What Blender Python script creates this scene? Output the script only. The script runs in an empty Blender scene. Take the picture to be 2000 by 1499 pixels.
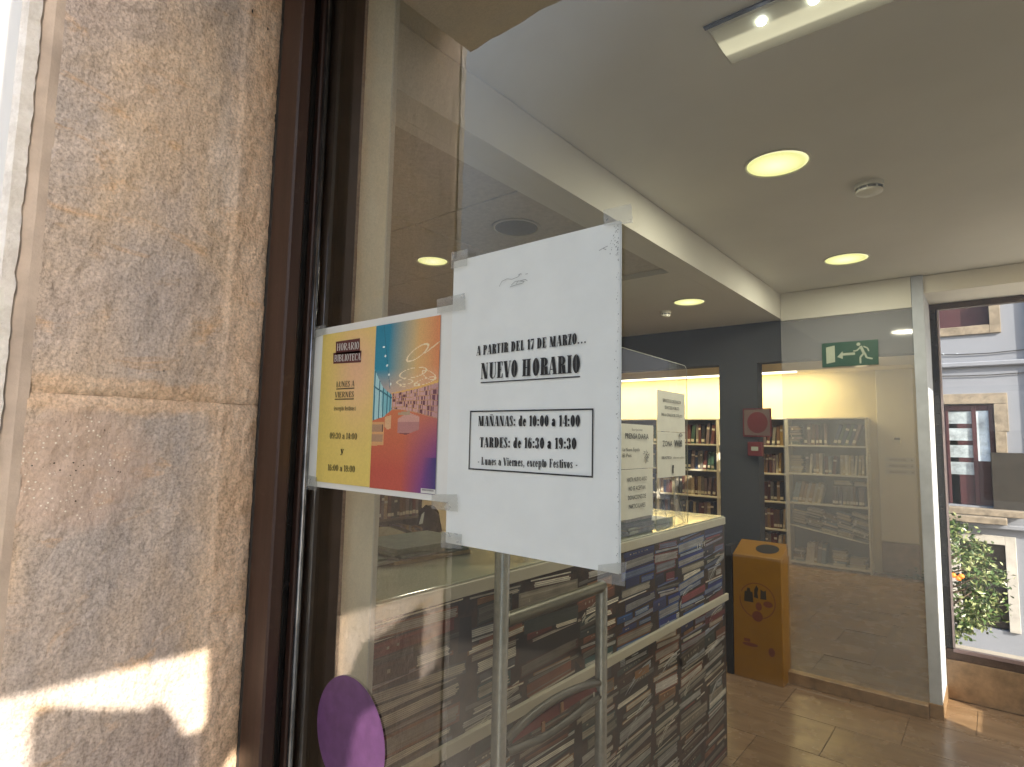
import bpy, math, random
from math import radians, sin, cos, pi, atan2, sqrt
from mathutils import Vector, Matrix, noise
random.seed(7)
sc = bpy.context.scene
COL = sc.collection

# ------------------------------------------------------------------ camera
F_PX = 1140.0
YAW, PITCH, ROLL = radians(39.6), radians(5.4), radians(-1.15)
CAM = Vector((0.0, -0.43, 1.55))
f_ = Vector((-sin(YAW)*cos(PITCH), cos(YAW)*cos(PITCH), sin(PITCH)))
r_ = Vector((cos(YAW), sin(YAW), 0)); u_ = r_.cross(f_)
RIGHT = r_*cos(ROLL) - u_*sin(ROLL)
UP = RIGHT.cross(f_)
FWD = f_
cd = bpy.data.cameras.new('camera'); cam = bpy.data.objects.new('camera', cd); COL.objects.link(cam)
cd.sensor_width = 36; cd.lens = F_PX/2000*36; cd.clip_start = 0.01; cd.clip_end = 400
m = Matrix((RIGHT, UP, -FWD)).transposed().to_4x4(); m.translation = CAM
cam.matrix_world = m
sc.camera = cam

# ------------------------------------------------------------------ light
SUN = Vector((-0.80, 0.36, -0.50)).normalized()        # direction the sunlight travels
w = bpy.data.worlds.new('World'); sc.world = w; w.use_nodes = True
nt = w.node_tree; bg = nt.nodes['Background']
sky = nt.nodes.new('ShaderNodeTexSky'); sky.sky_type = 'NISHITA'; sky.sun_disc = False
toSun = -SUN
sky.sun_elevation = math.asin(toSun.z); sky.sun_rotation = atan2(toSun.x, toSun.y)
sky.dust_density = 2.5; sky.ozone_density = 0.7
nt.links.new(sky.outputs[0], bg.inputs[0]); bg.inputs[1].default_value = 0.15
sd = bpy.data.lights.new('sun', 'SUN'); sd.energy = 3.7; sd.angle = radians(0.53); sd.color = (1, 0.9, 0.76)
so = bpy.data.objects.new('sun', sd); COL.objects.link(so)
so.rotation_euler = SUN.to_track_quat('-Z', 'Y').to_euler()
sc.view_settings.view_transform = 'Standard'; sc.view_settings.look = 'None'
sc.view_settings.exposure = 1.6; sc.view_settings.gamma = 1
sc.view_settings.use_curve_mapping = False
sc.render.engine = 'CYCLES'
sc.cycles.use_denoising = True
sc.cycles.max_bounces = 10; sc.cycles.diffuse_bounces = 5; sc.cycles.glossy_bounces = 5
sc.cycles.transparent_max_bounces = 24; sc.cycles.sample_clamp_indirect = 4
sc.cycles.caustics_reflective = False; sc.cycles.caustics_refractive = False

# ------------------------------------------------------------------ helpers
def ray(u, v): return FWD + RIGHT*((u-1000)/F_PX) - UP*((v-749.5)/F_PX)
def onX(u, v, X): d = ray(u, v); return CAM + d*((X-CAM.x)/d.x)
def onY(u, v, Y): d = ray(u, v); return CAM + d*((Y-CAM.y)/d.y)
def onZ(u, v, Z): d = ray(u, v); return CAM + d*((Z-CAM.z)/d.z)

class NT:
    def __init__(s, name):
        s.m = bpy.data.materials.new(name); s.m.use_nodes = True
        s.t = s.m.node_tree; s.n = s.t.nodes; s.b = s.n['Principled BSDF']
        s.out = s.n['Material Output']
    def new(s, k, **kw):
        n = s.n.new(k)
        for a, b in kw.items(): setattr(n, a, b)
        return n
    def l(s, a, b): s.t.links.new(a, b)
    def coord(s, scale=(1, 1, 1), obj=False):
        g = s.new('ShaderNodeNewGeometry') if not obj else s.new('ShaderNodeTexCoord')
        mp = s.new('ShaderNodeMapping'); mp.inputs['Scale'].default_value = scale
        s.l(g.outputs['Position' if not obj else 'Object'], mp.inputs[0]); return mp.outputs[0]
    def noise(s, scale, detail=4, rough=.55, vec=None, dist=0):
        n = s.new('ShaderNodeTexNoise'); n.inputs['Scale'].default_value = scale
        n.inputs['Detail'].default_value = detail; n.inputs['Roughness'].default_value = rough
        n.inputs['Distortion'].default_value = dist
        if vec is not None: s.l(vec, n.inputs['Vector'])
        return n.outputs['Fac']
    def ramp(s, fac, stops):
        r = s.new('ShaderNodeValToRGB'); e = r.color_ramp.elements
        while len(e) < len(stops): e.new(.5)
        for el, (p, c) in zip(e, stops):
            el.position = p; el.color = (c if len(c) == 4 else (*c, 1)) if not isinstance(c, (int, float)) else (c, c, c, 1)
        s.l(fac, r.inputs[0]); return r.outputs[0]
    def mix(s, fac, a, b, mode='MIX'):
        n = s.new('ShaderNodeMix', data_type='RGBA', blend_type=mode)
        if isinstance(fac, (int, float)): n.inputs[0].default_value = fac
        else: s.l(fac, n.inputs[0])
        for i, x in ((6, a), (7, b)):
            if isinstance(x, tuple): n.inputs[i].default_value = (*x[:3], 1)
            else: s.l(x, n.inputs[i])
        return n.outputs[2]
    def bump(s, h, strength, dist=.002):
        b = s.new('ShaderNodeBump'); b.inputs['Strength'].default_value = strength
        b.inputs['Distance'].default_value = dist; s.l(h, b.inputs['Height'])
        s.l(b.outputs[0], s.b.inputs['Normal']); return b

def simple(name, col, rough=.6, metal=0, var=.08, vscale=8, bump=.1, bscale=200, spec=.5, coat=0):
    k = NT(name)
    pos = k.coord()
    n1 = k.noise(vscale, 5, .6, pos)
    a = tuple(max(0, c*(1-var*1.6)) for c in col); b = tuple(min(1, c*(1+var*1.6)) for c in col)
    c = k.ramp(n1, [(.3, a), (.7, b)])
    k.l(c, k.b.inputs['Base Color'])
    k.b.inputs['Roughness'].default_value = rough; k.b.inputs['Metallic'].default_value = metal
    k.b.inputs['Specular IOR Level'].default_value = spec
    if coat: k.b.inputs['Coat Weight'].default_value = coat
    if bump: k.bump(k.noise(bscale, 3, .6, pos), bump, .0006)
    return k.m
def emit(name, col, st):
    k = NT(name); e = k.new('ShaderNodeEmission'); e.inputs[0].default_value = (*col, 1); e.inputs[1].default_value = st
    k.l(e.outputs[0], k.out.inputs[0]); return k.m

class MB:
    def __init__(s): s.v = []; s.f = []; s.c = []; s.mi = []
    def quad(s, a, b, c, d, col=None, mi=0):
        i = len(s.v); s.v += [tuple(a), tuple(b), tuple(c), tuple(d)]; s.f.append((i, i+1, i+2, i+3)); s.c.append(col); s.mi.append(mi)
    def poly(s, pts, col=None, mi=0):
        i = len(s.v); s.v += [tuple(p) for p in pts]; s.f.append(tuple(range(i, i+len(pts)))); s.c.append(col); s.mi.append(mi)
    def box(s, a, b, bv=0, mi=0, mat=None):
        x0, y0, z0 = (min(p, q) for p, q in zip(a, b)); x1, y1, z1 = (max(p, q) for p, q in zip(a, b))
        bv = min(bv, (x1-x0)*.45, (y1-y0)*.45, (z1-z0)*.45)
        def add(vs, fs):
            i = len(s.v)
            if mat is not None: vs = [tuple(mat @ Vector(p)) for p in vs]
            s.v += vs
            for f in fs: s.f.append(tuple(i+k for k in f)); s.c.append(None); s.mi.append(mi)
        if bv <= 0:
            vs = [(x, y, z) for z in (z0, z1) for y in (y0, y1) for x in (x0, x1)]
            add(vs, [(0, 2, 3, 1), (4, 5, 7, 6), (0, 1, 5, 4), (2, 6, 7, 3), (0, 4, 6, 2), (1, 3, 7, 5)])
        else:
            vs = []
            for sx in (0, 1):
                for sy in (0, 1):
                    for sz in (0, 1):
                        X = (x0, x1)[sx]; Y = (y0, y1)[sy]; Z = (z0, z1)[sz]
                        ix = X+(bv if sx == 0 else -bv); iy = Y+(bv if sy == 0 else -bv); iz = Z+(bv if sz == 0 else -bv)
                        vs += [(X, iy, iz), (ix, Y, iz), (ix, iy, Z)]
            def I(sx, sy, sz, k): return (sx*4+sy*2+sz)*3+k
            fs = []
            for t in (0, 1):
                fs.append([I(t, 0, 0, 0), I(t, 0, 1, 0), I(t, 1, 1, 0), I(t, 1, 0, 0)][::(1 if t == 0 else -1)])
                fs.append([I(0, t, 0, 1), I(1, t, 0, 1), I(1, t, 1, 1), I(0, t, 1, 1)][::(1 if t == 0 else -1)])
                fs.append([I(0, 0, t, 2), I(0, 1, t, 2), I(1, 1, t, 2), I(1, 0, t, 2)][::(1 if t == 0 else -1)])
            for a_ in (0, 1):
                for b_ in (0, 1):
                    fs.append([I(a_, b_, 0, 0), I(a_, b_, 0, 1), I(a_, b_, 1, 1), I(a_, b_, 1, 0)])
                    fs.append([I(a_, 0, b_, 0), I(a_, 0, b_, 2), I(a_, 1, b_, 2), I(a_, 1, b_, 0)])
                    fs.append([I(0, a_, b_, 1), I(0, a_, b_, 2), I(1, a_, b_, 2), I(1, a_, b_, 1)])
                    for c_ in (0, 1): fs.append([I(a_, b_, c_, 0), I(a_, b_, c_, 1), I(a_, b_, c_, 2)])
            add(vs, [tuple(f) for f in fs])
    def tube(s, pts, r, n=14, cap=True, mi=0, squash=None):
        pts = [Vector(p) for p in pts]; rings = []
        up = Vector((0, 0, 1)) if abs((pts[1]-pts[0]).normalized().z) < .9 else Vector((1, 0, 0))
        for i, p in enumerate(pts):
            t = (pts[min(i+1, len(pts)-1)]-pts[max(i-1, 0)]).normalized()
            a = t.cross(up).normalized(); b = a.cross(t)
            rr = r[i] if isinstance(r, (list, tuple)) else r
            k = squash or 1
            rings.append([p+a*(cos(2*pi*j/n)*rr)+b*(sin(2*pi*j/n)*rr*k) for j in range(n)])
        i0 = len(s.v)
        for R in rings: s.v += [tuple(q) for q in R]
        for i in range(len(pts)-1):
            for j in range(n):
                s.f.append((i0+i*n+j, i0+i*n+(j+1) % n, i0+(i+1)*n+(j+1) % n, i0+(i+1)*n+j)); s.c.append(None); s.mi.append(mi)
        if cap:
            s.f.append(tuple(i0+j for j in range(n))[::-1]); s.c.append(None); s.mi.append(mi)
            k = i0+(len(pts)-1)*n; s.f.append(tuple(k+j for j in range(n))); s.c.append(None); s.mi.append(mi)
    def disc(s, c, r, n=40, up=-1, mi=0, h=0):
        c = Vector(c); P = [c+Vector((cos(2*pi*j/n)*r, sin(2*pi*j/n)*r, 0)) for j in range(n)]
        s.poly(P if up > 0 else P[::-1], mi=mi)
    def lathe(s, c, prof, n=40, mi=0):
        i0 = len(s.v)
        for r, z in prof:
            for j in range(n): s.v.append((c[0]+cos(2*pi*j/n)*r, c[1]+sin(2*pi*j/n)*r, c[2]+z))
        for i in range(len(prof)-1):
            for j in range(n):
                s.f.append((i0+i*n+j, i0+i*n+(j+1) % n, i0+(i+1)*n+(j+1) % n, i0+(i+1)*n+j)); s.c.append(None); s.mi.append(mi)
    def mesh(s, name, mats, smooth=False):
        me = bpy.data.meshes.new(name); me.from_pydata(s.v, [], s.f)
        for m_ in (mats if isinstance(mats, (list, tuple)) else [mats]): me.materials.append(m_)
        me.polygons.foreach_set('material_index', s.mi)
        if any(c is not None for c in s.c):
            at = me.color_attributes.new('Col', 'FLOAT_COLOR', 'CORNER'); data = []
            for f, c in zip(s.f, s.c):
                c = c or (1, 1, 1)
                data += [*c[:3], 1]*len(f)
            at.data.foreach_set('color', data)
        if smooth: me.polygons.foreach_set('use_smooth', [True]*len(me.polygons))
        me.update(); return me
    def build(s, name, mats, parent=None, smooth=False, sharp=None):
        me = s.mesh(name, mats, smooth)
        if smooth and sharp: me.set_sharp_from_angle(angle=radians(sharp))
        return link(name, me, parent)
def link(name, me, parent=None):
    o = bpy.data.objects.new(name, me); COL.objects.link(o)
    if parent is not None:
        o.parent = parent; o.matrix_parent_inverse = Matrix.Translation(-parent.location) if parent.type == 'EMPTY' and parent.rotation_euler[:] == (0, 0, 0) else Matrix()
    return o
def tag(o, label=None, cat=None, group=None, kind=None):
    if label: o['label'] = label
    if cat: o['category'] = cat
    if group: o['group'] = group
    if kind: o['kind'] = kind
    return o
def thing(name, label, cat, loc=(0, 0, 0), group=None):
    o = bpy.data.objects.new(name, None); COL.objects.link(o); o.location = loc; o.empty_display_size = .05
    return tag(o, label, cat, group)
def boxo(name, a, b, mat, parent=None, bv=.002):
    k = MB(); k.box(a, b, bv); return k.build(name, mat, parent)
def struct(o): o['kind'] = 'structure'; return o

# ------------------------------------------------------------------ materials
M = {}
def stone_mat():
    k = NT('sandstone'); p = k.coord(); sep = k.new('ShaderNodeSeparateXYZ'); k.l(p, sep.inputs[0])
    big = k.noise(4.6, 4, .5, p, .4)
    base = k.ramp(big, [(.30, (.49, .41, .37)), (.44, (.57, .475, .405)), (.56, (.65, .51, .385)), (.70, (.71, .61, .53))])
    # grey weathering in the middle of the face, warm towards the arrises
    nz = k.noise(9, 5, .6, p)
    grey = k.ramp(k.noise(4.2, 5, .55, k.coord((1, 1.6, .7))), [(.42, 0), (.62, 1)])
    c1 = k.mix(grey, base, (.48, .43, .405), 'MIX')
    mrange = k.new('ShaderNodeMapRange'); mrange.inputs[1].default_value = -.112; mrange.inputs[2].default_value = -.085
    add = k.new('ShaderNodeMath', operation='MULTIPLY_ADD'); k.l(nz, add.inputs[0]); add.inputs[1].default_value = .05; 
    sub = k.new('ShaderNodeMath', operation='SUBTRACT'); k.l(sep.outputs[1], sub.inputs[0]); sub.inputs[1].default_value = .025
    k.l(sub.outputs[0], add.inputs[2]); k.l(add.outputs[0], mrange.inputs[0])
    orange = k.ramp(k.noise(14, 5, .6, p), [(.3, (.66, .46, .30)), (.7, (.77, .61, .47))])
    c2 = k.mix(mrange.outputs[0], c1, orange)
    for zj in (1.588, .996):
        zd = k.new('ShaderNodeMath', operation='SUBTRACT'); k.l(sep.outputs[2], zd.inputs[0]); zd.inputs[1].default_value = zj
        za = k.new('ShaderNodeMath', operation='ABSOLUTE'); k.l(zd.outputs[0], za.inputs[0])
        zn = k.new('ShaderNodeMath', operation='MULTIPLY_ADD'); k.l(k.noise(26, 4, .6, p), zn.inputs[0]); zn.inputs[1].default_value = -.03; k.l(za.outputs[0], zn.inputs[2])
        c2 = k.mix(k.ramp(zn.outputs[0], [(0.0, .8), (.006, 0)]), c2, orange)
    # iron stains
    st = k.ramp(k.noise(7, 6, .7, k.coord((1, 1, 2.4)), 1.2), [(.56, 0), (.68, .65)])
    c3 = k.mix(st, c2, (.66, .43, .24))
    grain = k.noise(330, 2, .6, p); gr = k.ramp(grain, [(.30, .70), (.5, 1.0), (.70, 1.22)])
    c4 = k.mix(1, c3, gr, 'MULTIPLY')
    mid = k.ramp(k.noise(90, 4, .7, p), [(.32, .86), (.68, 1.10)]); c5 = k.mix(1, c4, mid, 'MULTIPLY')
    sp = k.new('ShaderNodeTexVoronoi'); sp.inputs['Scale'].default_value = 210; k.l(p, sp.inputs['Vector'])
    ctr = onX(150, 915, -.75); vm = k.new('ShaderNodeVectorMath', operation='DISTANCE'); k.l(p, vm.inputs[0]); vm.inputs[1].default_value = tuple(ctr)
    vd = k.new('ShaderNodeMath', operation='MULTIPLY_ADD'); k.l(k.noise(30, 3, .6, p), vd.inputs[0]); vd.inputs[1].default_value = .05; k.l(vm.outputs['Value'], vd.inputs[2])
    msk = k.ramp(vd.outputs[0], [(.072, 1), (.082, 0)])
    c5 = k.mix(k.ramp(vd.outputs[0], [(.078, .55), (.105, 0)]), c5, (.62, .47, .39))
    dk = k.ramp(sp.outputs['Distance'], [(.16, 1), (.22, 0)])
    mm = k.new('ShaderNodeMath', operation='MULTIPLY'); k.l(msk, mm.inputs[0]); k.l(dk, mm.inputs[1])
    bw = k.ramp(k.noise(40, 1, .5, p), [(.40, (.07, .06, .05)), (.42, (.86, .82, .74))])
    c6 = k.mix(mm.outputs[0], c5, bw)
    k.l(c6, k.b.inputs['Base Color']); k.b.inputs['Roughness'].default_value = .92; k.b.inputs['Specular IOR Level'].default_value = .2
    k.bump(k.noise(125, 3, .55, k.coord((1, 1.25, .8))), .75, .0030); return k.m
M['stone'] = stone_mat()
M['mortar'] = simple('lime_mortar', (.68, .50, .34), .95, var=.2, vscale=30, bump=.9, bscale=400)
M['render_strip'] = simple('old_render', (.57, .48, .41), .9, var=.16, vscale=12, bump=.7, bscale=300)
def plaster():
    k = NT('white_plaster'); p = k.coord()
    c = k.ramp(k.noise(45, 5, .7, p), [(.3, (.66, .64, .61)), (.6, (.86, .85, .83))]); k.l(c, k.b.inputs['Base Color'])
    k.b.inputs['Roughness'].default_value = .9; k.bump(k.noise(160, 4, .7, p), .8, .002); return k.m
M['plaster'] = plaster()
M['plaster_smooth'] = simple('painted_facade', (.80, .79, .76), .85, var=.04, vscale=2, bump=.3, bscale=60)
def brown_metal():
    k = NT('brown_lacquered_metal'); p = k.coord((30, 30, 1.2))
    c = k.ramp(k.noise(3, 5, .6, p), [(.3, (.030, .014, .010)), (.7, (.062, .030, .022))])
    d = k.ramp(k.noise(60, 3, .6, k.coord()), [(.6, 0), (.75, .35)]); c = k.mix(d, c, (.12, .08, .06))
    k.l(c, k.b.inputs['Base Color']); k.b.inputs['Roughness'].default_value = .42; k.bump(k.noise(90, 3, .6, k.coord()), .15, .0008); return k.m
M['frame'] = brown_metal()
M['frame_in'] = simple('inner_frame_brown', (.07, .042, .03), .5, var=.2, vscale=20)
M['rubber'] = simple('black_rubber', (.012, .011, .011), .25, var=.3, vscale=40, bump=.2)
M['seal'] = simple('black_sealant', (.02, .017, .014), .7, var=.4, vscale=60, bump=.8)
M['alu'] = simple('grey_aluminium', (.62, .645, .67), .24, .5, var=.08, vscale=60, bump=.05)
M['alu_dark'] = simple('dark_grey_plastic', (.13, .125, .11), .35, 0, var=.1, vscale=20, bump=.05)
def glass(name, boost=1.0, tint=(1, 1, 1), rough=0.0, ior=1.52, dirt=0, ramp=None):
    k = NT(name); k.n.remove(k.b)
    fr = k.new('ShaderNodeFresnel'); fr.inputs[0].default_value = ior
    mu = k.new('ShaderNodeMath', operation='MULTIPLY', use_clamp=True); k.l(fr.outputs[0], mu.inputs[0]); mu.inputs[1].default_value = boost
    fac = mu.outputs[0]
    if ramp:
        lw = k.new('ShaderNodeLayerWeight'); lw.inputs[0].default_value = .5; fac = k.ramp(lw.outputs['Facing'], ramp)
    tr = k.new('ShaderNodeBsdfTransparent'); tr.inputs[0].default_value = (*tint, 1)
    gl = k.new('ShaderNodeBsdfGlossy'); gl.inputs['Roughness'].default_value = rough
    mx = k.new('ShaderNodeMixShader'); k.l(fac, mx.inputs[0]); k.l(tr.outputs[0], mx.inputs[1]); k.l(gl.outputs[0], mx.inputs[2])
    out = mx.outputs[0]
    if dirt:
        df = k.new('ShaderNodeBsdfDiffuse'); df.inputs[0].default_value = (.8, .78, .72, 1)
        m2 = k.new('ShaderNodeMixShader'); d = k.ramp(k.noise(6, 6, .7, k.coord((1, 1, .6))), [(.35, dirt*.5), (.8, dirt*1.6)])
        k.l(d, m2.inputs[0]); k.l(out, m2.inputs[1]); k.l(df.outputs[0], m2.inputs[2]); out = m2.outputs[0]
    k.l(out, k.out.inputs[0]); return k.m
M['glass'] = glass('window_glass', 1.9, (.92, .935, .875), dirt=.006, ramp=[(0, .045), (.14, .045), (.27, .085), (.36, .20), (.48, .36), (.6, .5), (1, .95)])
M['glass2'] = glass('far_window_glass', 1.2, (.93, .94, .97))
M['acrylic'] = glass('acrylic_sheet', 1.3, (.97, .98, .97), ior=1.49)
def veil():  # pale see-through film imitating the haze of a mirrored room
    k = NT('mirrored_haze'); k.n.remove(k.b)
    tr = k.new('ShaderNodeBsdfTransparent'); tr.inputs[0].default_value = (.97, .97, .98, 1)
    df = k.new('ShaderNodeBsdfDiffuse'); c = k.ramp(k.noise(3, 4, .6, k.coord((.6, 1, 6))), [(.3, (.54, .555, .60)), (.7, (.59, .60, .64))]); k.l(c, df.inputs[0])
    mx = k.new('ShaderNodeMixShader'); mx.inputs[0].default_value = .345; k.l(tr.outputs[0], mx.inputs[1]); k.l(df.outputs[0], mx.inputs[2])
    gl = k.new('ShaderNodeBsdfGlossy'); gl.inputs['Roughness'].default_value = .05
    m2 = k.new('ShaderNodeMixShader'); m2.inputs[0].default_value = .05; k.l(mx.outputs[0], m2.inputs[1]); k.l(gl.outputs[0], m2.inputs[2])
    k.l(m2.outputs[0], k.out.inputs[0]); return k.m
M['veil'] = veil()
def tapem():
    k = NT('clear_sticky_tape'); k.n.remove(k.b)
    tr = k.new('ShaderNodeBsdfTransparent'); tr.inputs[0].default_value = (.9, .9, .87, 1)
    df = k.new('ShaderNodeBsdfDiffuse'); df.inputs[0].default_value = (.62, .62, .58, 1)
    gl = k.new('ShaderNodeBsdfGlossy'); gl.inputs['Roughness'].default_value = .25
    mx = k.new('ShaderNodeMixShader'); f = k.ramp(k.noise(60, 4, .6, k.coord()), [(.35, .22), (.62, .30), (.72, .6)]); k.l(f, mx.inputs[0])
    k.l(tr.outputs[0], mx.inputs[1]); k.l(df.outputs[0], mx.inputs[2])
    m2 = k.new('ShaderNodeMixShader'); m2.inputs[0].default_value = .08; k.l(mx.outputs[0], m2.inputs[1]); k.l(gl.outputs[0], m2.inputs[2])
    k.l(m2.outputs[0], k.out.inputs[0]); return k.m
M['tape'] = tapem()
M['paper'] = simple('white_paper', (.87, .905, .865), .8, var=.02, vscale=20, bump=.15, bscale=900, spec=.3)
M['paper2'] = simple('white_paper_glossy', (.86, .87, .81), .5, var=.02, vscale=20, bump=.1, bscale=900)
M['ink'] = simple('black_ink', (.018, .018, .018), .6, var=.2, vscale=60, bump=0)
M['ink_grey'] = simple('grey_ink', (.16, .16, .16), .6, var=.2, vscale=60, bump=0)
M['scratch'] = simple('grey_scratch', (.42, .44, .42), .6, bump=0)
M['brown_ink'] = simple('brown_ink', (.13, .035, .03), .6, bump=0)
M['white_ink'] = simple('white_ink', (.8, .8, .74), .6, bump=0)
M['wall_white'] = simple('white_wall_paint', (.72, .69, .62), .85, var=.03, vscale=3, bump=.3, bscale=180)
M['ceil'] = simple('ceiling_paint', (.68, .665, .61), .9, var=.03, vscale=1.5, bump=.2, bscale=140)
M['ceil_tile'] = simple('mineral_ceiling_tile', (.50, .46, .40), .95, var=.07, vscale=50, bump=.8, bscale=350)
M['wall_dark'] = simple('dark_grey_blue_paint', (.040, .044, .052), .8, var=.06, vscale=3, bump=.3, bscale=180)
M['cream'] = simple('cream_wall', (.66, .59, .42), .85, var=.04, vscale=3, bump=.2, bscale=150)
M['panel_beige'] = simple('beige_blind_fabric', (.80, .76, .64), .85, var=.05, vscale=12, bump=.6, bscale=700)
_t = M['panel_beige'].node_tree; _tr = _t.nodes.new('ShaderNodeBsdfTranslucent'); _tr.inputs[0].default_value = (.85, .80, .66, 1)
_mx = _t.nodes.new('ShaderNodeMixShader'); _mx.inputs[0].default_value = .45
_t.links.new(_t.nodes['Principled BSDF'].outputs[0], _mx.inputs[1]); _t.links.new(_tr.outputs[0], _mx.inputs[2]); _t.links.new(_mx.outputs[0], _t.nodes['Material Output'].inputs[0])
def vcol(name, rough=.5, streak=0, bump=0, coat=0):
    k = NT(name); a = k.new('ShaderNodeVertexColor'); a.layer_name = 'Col'; c = a.outputs[0]
    if streak:
        s1 = k.ramp(k.noise(1, 3, .7, k.coord((streak*.02, streak*.02, streak))), [(.3, .62), (.5, 1), (.7, 1.25)])
        c = k.mix(1, c, s1, 'MULTIPLY')
        s2 = k.ramp(k.noise(9, 4, .6, k.coord()), [(.3, .75), (.7, 1.2)]); c = k.mix(1, c, s2, 'MULTIPLY')
    k.l(c, k.b.inputs['Base Color']); k.b.inputs['Roughness'].default_value = rough
    if coat: k.b.inputs['Coat Weight'].default_value = coat
    return k.m
M['print'] = vcol('printed_colours', .55)
M['mural'] = vcol('printed_mural', .42, streak=520)
def floor_mat():
    k = NT('polished_travertine'); oi = k.new('ShaderNodeObjectInfo')
    p = k.coord((1.2, 9, 1)); n = k.noise(2.2, 7, .65, p, .8)
    c = k.ramp(n, [(.28, (.17, .105, .056)), (.5, (.23, .145, .082)), (.72, (.29, .19, .112))])
    v = k.ramp(oi.outputs['Random'], [(0, .86), (1, 1.1)]); c = k.mix(1, c, v, 'MULTIPLY')
    k.l(c, k.b.inputs['Base Color']); k.b.inputs['Roughness'].default_value = .22
    k.l(k.ramp(k.noise(5, 4, .6, k.coord()), [(.3, .16), (.7, .34)]), k.b.inputs['Roughness']); return k.m
M['floor'] = floor_mat()
M['grout'] = simple('grout', (.19, .125, .075), .5)
M['skirt'] = simple('travertine_skirting', (.27, .175, .10), .4, var=.2, vscale=14, bump=.2)
M['counter_top'] = simple('pale_countertop', (.50, .52, .40), .12, var=.03, vscale=6, bump=0, coat=.3)
M['counter_edge'] = simple('pale_laminate_edge', (.60, .57, .47), .4, var=.03, bump=.05)
M['mural_bg'] = simple('mural_dark', (.05, .03, .02), .5, var=.5, vscale=14, bump=0)
M['yellow_bin'] = simple('yellow_cardboard', (.30, .142, .003), .5, var=.05, vscale=8, bump=.1)
M['bin_black'] = simple('bin_black_print', (.03, .022, .012), .6, bump=0)
M['bin_red'] = simple('bin_brown_print', (.18, .05, .02), .6, bump=0)
M['green_sign'] = simple('exit_green', (.004, .055, .03), .45, var=.04, bump=0)
M['sign_white'] = simple('sign_pale', (.34, .38, .30), .5, bump=0)
M['red_sign'] = simple('fire_sign_red', (.12, .008, .01), .45, bump=0)
M['shelf_white'] = simple('white_steel_shelf', (.66, .64, .57), .45, var=.04, bump=.05)
M['black'] = simple('black_cloth', (.014, .013, .014), .8, bump=.3)
M['jacket'] = simple('beige_wool', (.34, .30, .20), .95, var=.15, vscale=25, bump=1, bscale=260)
M['purple'] = simple('purple_vinyl', (.135, .058, .16), .42, var=.12, vscale=50, bump=.3)
M['plastic_white'] = simple('white_plastic', (.68, .66, .58), .4, var=.02, bump=0)
M['grille'] = simple('speaker_grille', (.16, .145, .11), .7, var=.15, vscale=300, bump=.8, bscale=600)
def lampm():
    k = NT('lit_lamp_diffuser'); e = k.new('ShaderNodeEmission'); tc = k.new('ShaderNodeTexCoord'); vm = k.new('ShaderNodeVectorMath', operation='DISTANCE')
    mp = k.new('ShaderNodeMapping'); mp.inputs['Scale'].default_value = (1, 1, 0); k.l(tc.outputs['Generated'], mp.inputs[0]); k.l(mp.outputs[0], vm.inputs[0]); vm.inputs[1].default_value = (.46, .54, 0)
    k.l(k.ramp(vm.outputs['Value'], [(.05, (1, .97, .66)), (.30, (.98, .92, .46)), (.46, (.80, .78, .30)), (.52, (.95, .9, .5))]), e.inputs[0]); e.inputs[1].default_value = .42
    k.l(e.outputs[0], k.out.inputs[0]); return k.m
M['lamp'] = lampm()
M['led'] = emit('led_strip_glow', (1.0, .93, .72), 1.6)
M['led_point'] = emit('led_point', (.82, .9, 1.0), 9)
M['green_led'] = emit('green_indicator', (.1, 1, .3), 2)
M['reflector'] = simple('lamp_reflector', (.62, .58, .40), .25, .6, var=.03, bump=0)
def book_mat():
    k = NT('book_cover'); oi = k.new('ShaderNodeObjectInfo')
    c = k.mix(1, oi.outputs['Color'], k.ramp(k.noise(60, 3, .6, k.coord()), [(.3, .75), (.7, 1.15)]), 'MULTIPLY')
    k.l(c, k.b.inputs['Base Color']); k.b.inputs['Roughness'].default_value = .5; return k.m
M['book'] = book_mat()
M['pages'] = simple('book_pages', (.55, .50, .40), .9, var=.1, vscale=200, bump=.4, bscale=600)
M['label'] = simple('spine_label', (.66, .62, .52), .7, bump=0)
M['leaf'] = None

# ================================================================== SETTING: street side
GX0, GX1, GTOP = -0.69, 0.318, 2.235
struct(boxo('pavement', (-8, -8, -.25), (6.0, -.33, -.02), simple('paving_stone', (.16, .145, .125), .9, var=.15, vscale=3, bump=.6)))
struct(boxo('outer_ground', (-40, -60, -2.4), (60, 60, -2.2), simple('sandy_ground', (.30, .27, .23), .9, var=.2, vscale=.6, bump=.3)))

# stone jamb of the doorway, each block with its own worn face
jamb = thing('stone_jamb', 'weathered sandstone jamb of the doorway left of the dark frame', 'stone wall', (-.85, -.17, 0))
CRK = onX(290, 983, -.75).z
def stone_face(y, z, seed, zj0, zj1, y0, y1):
    n = noise.fractal(Vector((y*14, z*11, seed)), 1.0, 2.1, 5)*.0035 + noise.fractal(Vector((y*60, z*45, seed+4)), .9, 2.2, 4)*.0011
    # chiselled diagonal tooling
    n += sin((z*1.0-y*.5)*640+noise.noise(Vector((y*30, z*30, seed)))*7)*.00022*(1 if y < -.095 else .3)
    e = 0
    for d in (z-zj0, zj1-z, y1-y):
        k = max(0, 1-d/.014); e += k*k*.0036
    if y > -.098: n += .0022+noise.fractal(Vector((y*90, z*70, seed+9)), .8, 2.2, 3)*.0012
    else:
        n += -.0012*min(1, (-.098-y)/.01)
        zc = CRK+.0012*sin(y*90)+noise.noise(Vector((y*60, 0, 7)))*.0015
        if -.235 < y < -.15: n -= .0014*max(0, 1-abs(z-zc)/.003)
    return -.75 + n - e
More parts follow.
